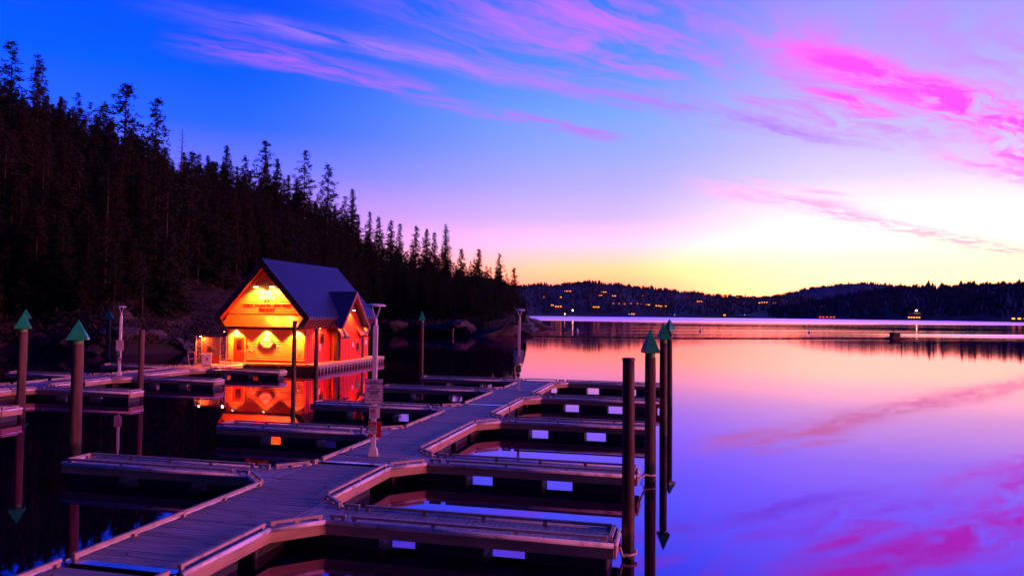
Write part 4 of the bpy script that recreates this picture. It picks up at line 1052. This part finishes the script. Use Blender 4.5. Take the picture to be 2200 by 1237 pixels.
# pale bare trunks on the slope
for px_, yb, r_, h, lb in ((222, 600, 128, 13, 'bare trunk standing in the trees of the left slope'), (268, 430, 165, 10, 'short bare trunk below the great pine')):
    a = pix_az(px_); t = .3
    o = empty('dead_tree', (math.sin(a)*r_, math.cos(a)*r_, max(1.5, pix_tan(px_, yb)*r_+CAM_Z))); tag(o, lb, 'tree')
    MB().tube([(0, 0, -6), (.15, 0, h*.5), (.3, .1, h)], [.24, .18, .06], 7).build('trunk', 'bark', o)
    for k in range(8):
        z = h*.35+k*h*.075; tt = k*2.2
        MB().tube([(.15, 0, z), (.15+math.cos(tt)*.9, math.sin(tt)*.9, z+.1)], [.04, .01], 4).build('branch', 'dead_wood', o)

# boulders along the shore
def boulder_mesh(seed):
    import bmesh
    from mathutils import noise as mn
    bm = bmesh.new(); bmesh.ops.create_icosphere(bm, subdivisions=4, radius=1.0); rg = np.random.default_rng(seed)
    pl_ = rg.normal(size=(22, 3)); pl_ /= np.linalg.norm(pl_, axis=1)[:, None]; dd = rg.uniform(.50, .95, 22)
    for v in bm.verts:
        q = np.array(v.co)
        for n_, d_ in zip(pl_, dd):
            e = q@n_-d_
            if e > 0: q = q-n_*e*.92
        V_ = Vector(q)*1.7+Vector((seed*7.1, 0, 0))
        k_ = 1+.20*mn.fractal(V_, 1.0, 2.1, 5)-.10*abs(mn.noise(V_*Vector((1, 1, 3)) if False else Vector((V_.x*.8, V_.y*.8, V_.z*3.2))))
        v.co = q*k_
    me = bpy.data.meshes.new('boulder'); bm.to_mesh(me); bm.free(); me.materials.append(MATS['boulder']); return me
BM = [boulder_mesh(s) for s in range(5)]
bl_ = []
for px_, t, s_, sx, lb in ((850, .03, 3.0, 1.5, 'large pale rounded boulder on the shore right of the boathouse'), (912, .03, 2.6, 1.3, 'boulder behind the lone green-capped steel piling'), (985, .05, 4.4, 1.1, 'tall cracked rock outcrop in the middle of the cove shore'),
                           (1010, .025, 2.6, 1.2, 'block at the foot of the cracked outcrop'), (1075, .02, 2.6, 2.6, 'long low whaleback rock near the far lamp post'), (1120, .02, 2.4, 1.8, 'rock ending the cove shore near the far lamp post'),
                           (1158, .10, 3.2, 3.0, 'dark rock tip of the wooded point'), (950, .03, 2.2, 1.6, 'low boulder left of the cracked outcrop'), (330, .03, 1.9, 1.3, 'boulder behind the plain wooden piling'), (390, .02, 1.6, 1.5, 'boulder on the shore left of the gate'),
                           (180, .02, 1.9, 1.6, 'broad rock on the shore behind the big left piling'), (90, .02, 1.7, 1.4, 'rock on the shore right of the leftmost piling'), (270, .03, 2.3, 1.2, 'rock face behind the cove lamp post')):
    p = hill_h(pix_az(px_), t); bl_.append((p, s_, sx, lb, None))
for k in range(96):
    px_ = rr.uniform(-60, 1135); p = hill_h(pix_az(px_), rr.uniform(.0, .14)); bl_.append((p, rr.uniform(.5, 1.9), rr.uniform(.9, 1.8), 'smaller rock among the jumble along the dark shoreline', 'smaller shoreline rocks'))
for i, (p, s_, sx, lb, g_) in enumerate(bl_):
    o = bpy.data.objects.new('boulder', BM[i % 5]); col.objects.link(o); o.location = (p[0], p[1], max(p[2]*.8, .0)+s_*.12)
    o.rotation_euler = (rr.uniform(-.25, .25), rr.uniform(-.25, .25), (rr.random()*6.28 if sx < 2 else .1)); o.scale = (s_*sx, s_, s_*rr.uniform(.65, .85)); tag(o, lb, 'rock', g_)
    for pg in BM[i % 5].polygons: pg.use_smooth = False
# brush on the slope
vs, fs = [], []
for k in range(8000):
    px_ = rr.uniform(-150, 1140); p = hill_h(pix_az(px_), .01+rr.uniform(.0, .60)**1.5)
    for q in range(4):
        o = len(vs); s_ = rr.uniform(.25, .8); c = np.array(p)+np.array([rr.gauss(0, .5), rr.gauss(0, .5), rr.uniform(0, .7)])
        d = np.array([rr.gauss(0, 1), rr.gauss(0, 1), rr.uniform(.2, 1.4)])*s_*.5; e = np.array([rr.gauss(0, 1), rr.gauss(0, 1), rr.gauss(0, .4)])*s_*.14
        vs += [tuple(c-e), tuple(c+e), tuple(c+d+e*.5), tuple(c+d-e*.5)]; fs.append((o, o+1, o+2, o+3))
me = bpy.data.meshes.new('undergrowth'); me.from_pydata(vs, [], fs); me.update()
tag(link('undergrowth', me, 'brush'), 'dry brown undergrowth on the lower left slope', kind='stuff')
# white marker stake at the cove shore
a = pix_az(974); o = MB().tube([(0, 0, -.5), (.1, 0, 1.7)], .06, 6).build('marker_stake', 'post_white'); o.location = (math.sin(a)*166, math.cos(a)*166, 0)
tag(o, 'thin white stake in the water before the cove rocks', 'stake')

# ================================================================== FAR SHORE HOUSES AND LIGHTS
def surf(hfun, px_, py_, rmax=1.0):
    a = pix_az(px_); tgt = pix_tan(px_, py_); best = None
    for t in np.linspace(.01, 1.0, 120):
        p = hfun(a, t); r_ = math.hypot(p[0], p[1]); e = abs((p[2]-CAM_Z)/r_-tgt)
        if best is None or e < best[0]: best = (e, p)
    return best[1], a
def far_house(px_, py_, w, lights, label, hfun, tall=5.0, mname='lit_window', lift=6):
    p, a = surf(hfun, px_, py_+2)
    root = empty('lakeside_house', (p[0], p[1], p[2]+lift), -a); root.location = (p[0]*.995, p[1]*.995, p[2]+1); tag(root, label, 'house', 'lit houses across the lake')
    d = w*.7
    MB().box((-w/2, -d/2, -8), (w/2, d/2, tall)).build('wall', 'house_wall', root)
    MB().poly([(-w/2-.6, -d/2-.6, tall), (w/2+.6, -d/2-.6, tall), (w/2+.6, d/2+.6, tall), (-w/2-.6, d/2+.6, tall), (-w/2-.6, 0, tall+d*.32), (w/2+.6, 0, tall+d*.32)],
              [(3, 2, 1, 0), (0, 1, 5, 4), (2, 3, 4, 5), (0, 4, 3), (1, 2, 5)]).build('roof', 'house_roof', root)
    for i in range(lights):
        x = -w/2+(i+.5)*w/lights
        MB().box((x-w/lights*.26, -d/2-.15, 1.0), (x+w/lights*.26, -d/2-.05, 2.8)).build('window', mname, root)
FH = [(1170, 639, 8, 1, 'pinpoint-lit house at the far left of the opposite hill'), (1205, 639, 7, 1, 'single-light house left of the big hilltop house'), (1220, 626, 20, 4, 'large bright house high on the left of the opposite hill'),
      (1187, 656, 8, 2, 'small lit house above the left shore lamp'), (1200, 659, 18, 3, 'wide orange house above the left shore lamp'), (1290, 635, 10, 2, 'small lit house under the hilltop pair'), (1297, 628, 18, 3, 'pair-windowed house near the top of the opposite hill'),
      (1319, 636, 14, 2, 'bright orange house right of the hilltop pair'), (1380, 636, 20, 4, 'long lit house high on the middle of the opposite hill'), (1281, 660, 18, 4, 'wide bright house midway up above the water'),
      (1392, 655, 14, 2, 'orange house at the end of the string of red lights'), (1413, 657, 12, 2, 'left house of the bright trio on the mid slope'), (1425, 658, 18, 4, 'middle house of the bright trio on the mid slope'), (1360, 675, 10, 2, 'lit waterfront house below the string of red lights'),
      (1503, 648, 15, 3, 'house alone on the slope above the green piling caps'), (1556, 637, 9, 2, 'left house of the faint ridge row'), (1588, 637, 18, 3, 'middle house of the faint ridge row'), (1620, 640, 12, 2, 'right house of the faint ridge row'),
      (1632, 651, 8, 1, 'faint house left of the bright slope house'), (1643, 650, 18, 3, 'bright house below the faint ridge row'), (1665, 652, 11, 2, 'orange house right of the bright slope house'), (1557, 677, 9, 1, 'yellow-lit waterfront house in the middle of the far shore')]
for i, (a_p, b_p, w, nl, lb) in enumerate(FH): far_house(a_p, b_p, w, nl, lb, far_h, mname='lit_window')
for i, px_ in enumerate((1318, 1330, 1342, 1356, 1370, 1379)):
    far_house(px_, 652+(i % 3)*.7, 7, 1, 'small red-lit house in the string along the mid slope', far_h, 4, 'lit_window_red')
far_house(1768, 661, 8, 1, 'single orange-lit house on the right headland slope', right_h)
far_house(1964, 683, 20, 5, 'brightest orange waterfront house under the right headland', right_h, 6.5, 'shore_light' if False else 'lit_window')
far_house(2190, 689, 20, 3, 'waterfront house at the right picture edge', right_h, 7, 'lit_window')
for i, px_ in enumerate((1762, 1769, 1777, 1785, 1792)): far_house(px_, 684, 6, 1, 'tiny red-lit waterfront cabin left of the brightest house', right_h, 3.5, 'lit_window_red')
def shore_lamp(px_, py_, rad, m_, label, hfun, ht=9):
    p, a = surf(hfun, px_, py_+3); root = empty('shore_lamp', (p[0]*.992, p[1]*.992, max(.5, p[2]))); tag(root, label, 'street lamp', 'lamps on the far shore')
    MB().tube([(0, 0, -2), (0, 0, ht)], .15, 6).build('pole', 'house_roof', root)
    MB().lathe([(.01, ht-rad), (rad*.8, ht-rad*.5), (rad, ht), (rad*.8, ht+rad*.5), (.01, ht+rad)], 10).build('globe', m_, root)
shore_lamp(1231, 672, 1.5, 'shore_light', 'brightest yellow lamp on the far left shore', far_h)
shore_lamp(1214, 676, .9, 'shore_light', 'small yellow lamp left of the brightest shore lamp', far_h, 4)
shore_lamp(1969, 679, 1.3, 'shore_light', 'white-hot lamp above the right waterfront house', right_h, 12)
for px_, lb in ((1450, 'blue pinpoint light on the far shore above the left green cap'), (1600, 'blue pinpoint light in the middle of the far shore'), (1352, 'blue pinpoint light below the long lit house')):
    shore_lamp(px_, 677.5, 1.1, 'blue_light', lb, far_h, 4)

# log boom, its float hut and marker buoys
BMM = empty('log_boom', (0, 0, 0)); tag(BMM, 'thin dark floating log boom stretched across the lake', 'log boom')
P0, P1, P2 = Vector((2, 166, 0)), Vector((38, 162.5, 0)), Vector((91, 173.5, 0))
pts = [P0.lerp(P1, t/14) for t in range(14)]+[P1.lerp(P2, t/20) for t in range(21)]
for i in range(len(pts)-1):
    p, q = pts[i], pts[i+1]; d = (q-p)
    jz = random.uniform(-.02, .05)
    MB().tube([p+d*.03+Vector((0, 0, .05+jz)), q-d*.03+Vector((0, random.uniform(-.3, .3), .05+jz))], .19, 7).build('log', 'boom_log', BMM)
fr_ = empty('boom_float', (91.5, 173.6, 0), .2); tag(fr_, 'small dark float hut at the right end of the log boom', 'float')
MB().box((-1.6, -1.2, -.2), (1.6, 1.2, .45)).build('raft', 'boom_log', fr_); MB().box((-.9, -.7, .45), (.9, .7, 1.5)).build('hut', 'boom_log', fr_); MB().box((-1.05, -.85, 1.5), (1.05, .85, 1.62)).build('roof', 'house_wall', fr_)
MB().tube([(1.6, 0, .1), (4.2, .2, .1)], .14, 6).build('log', 'boom_log', fr_)
for x, y, m_, lb in ((19.7, 218, 'white_buoy', 'white buoy left of the green piling caps'), (60.5, 233, 'white_buoy', 'white buoy right of the green piling caps'), (93.3, 228, 'white_buoy', 'white buoy near the middle of the open lake'), (122, 232, 'sign_red', 'red buoy near the boom float hut')):
    o = empty('buoy', (x, y, 0)); tag(o, lb, 'buoy', 'lake buoys')
    MB().lathe([(.05, -.3), (.35, -.1), (.42, .15), (.35, .45), (.14, .60), (.10, 1.0), (.02, 1.05)], 14).build('body', m_, o, smooth=True)
    MB().lathe([(.425, .12), (.43, .18)], 14).build('band', 'ink_red', o)

# ================================================================== HAZE over the lake
hz = MB().box((-7000, -250, -5), (7000, 9500, 420)).build('haze', 'deck')
hm = bpy.data.materials.new('haze'); hm.use_nodes = True; t = NT(hm.node_tree); t.n.clear()
pv = t.node('ShaderNodeVolumePrincipled'); pv.inputs['Color'].default_value = (.12, .24, 1.0, 1); pv.inputs['Density'].default_value = 2.0e-5
o = t.node('ShaderNodeOutputMaterial'); t.l.new(pv.outputs[0], o.inputs['Volume'])
hz.data.materials.clear(); hz.data.materials.append(hm); tag(hz, 'thin blue evening haze over the lake', kind='stuff')
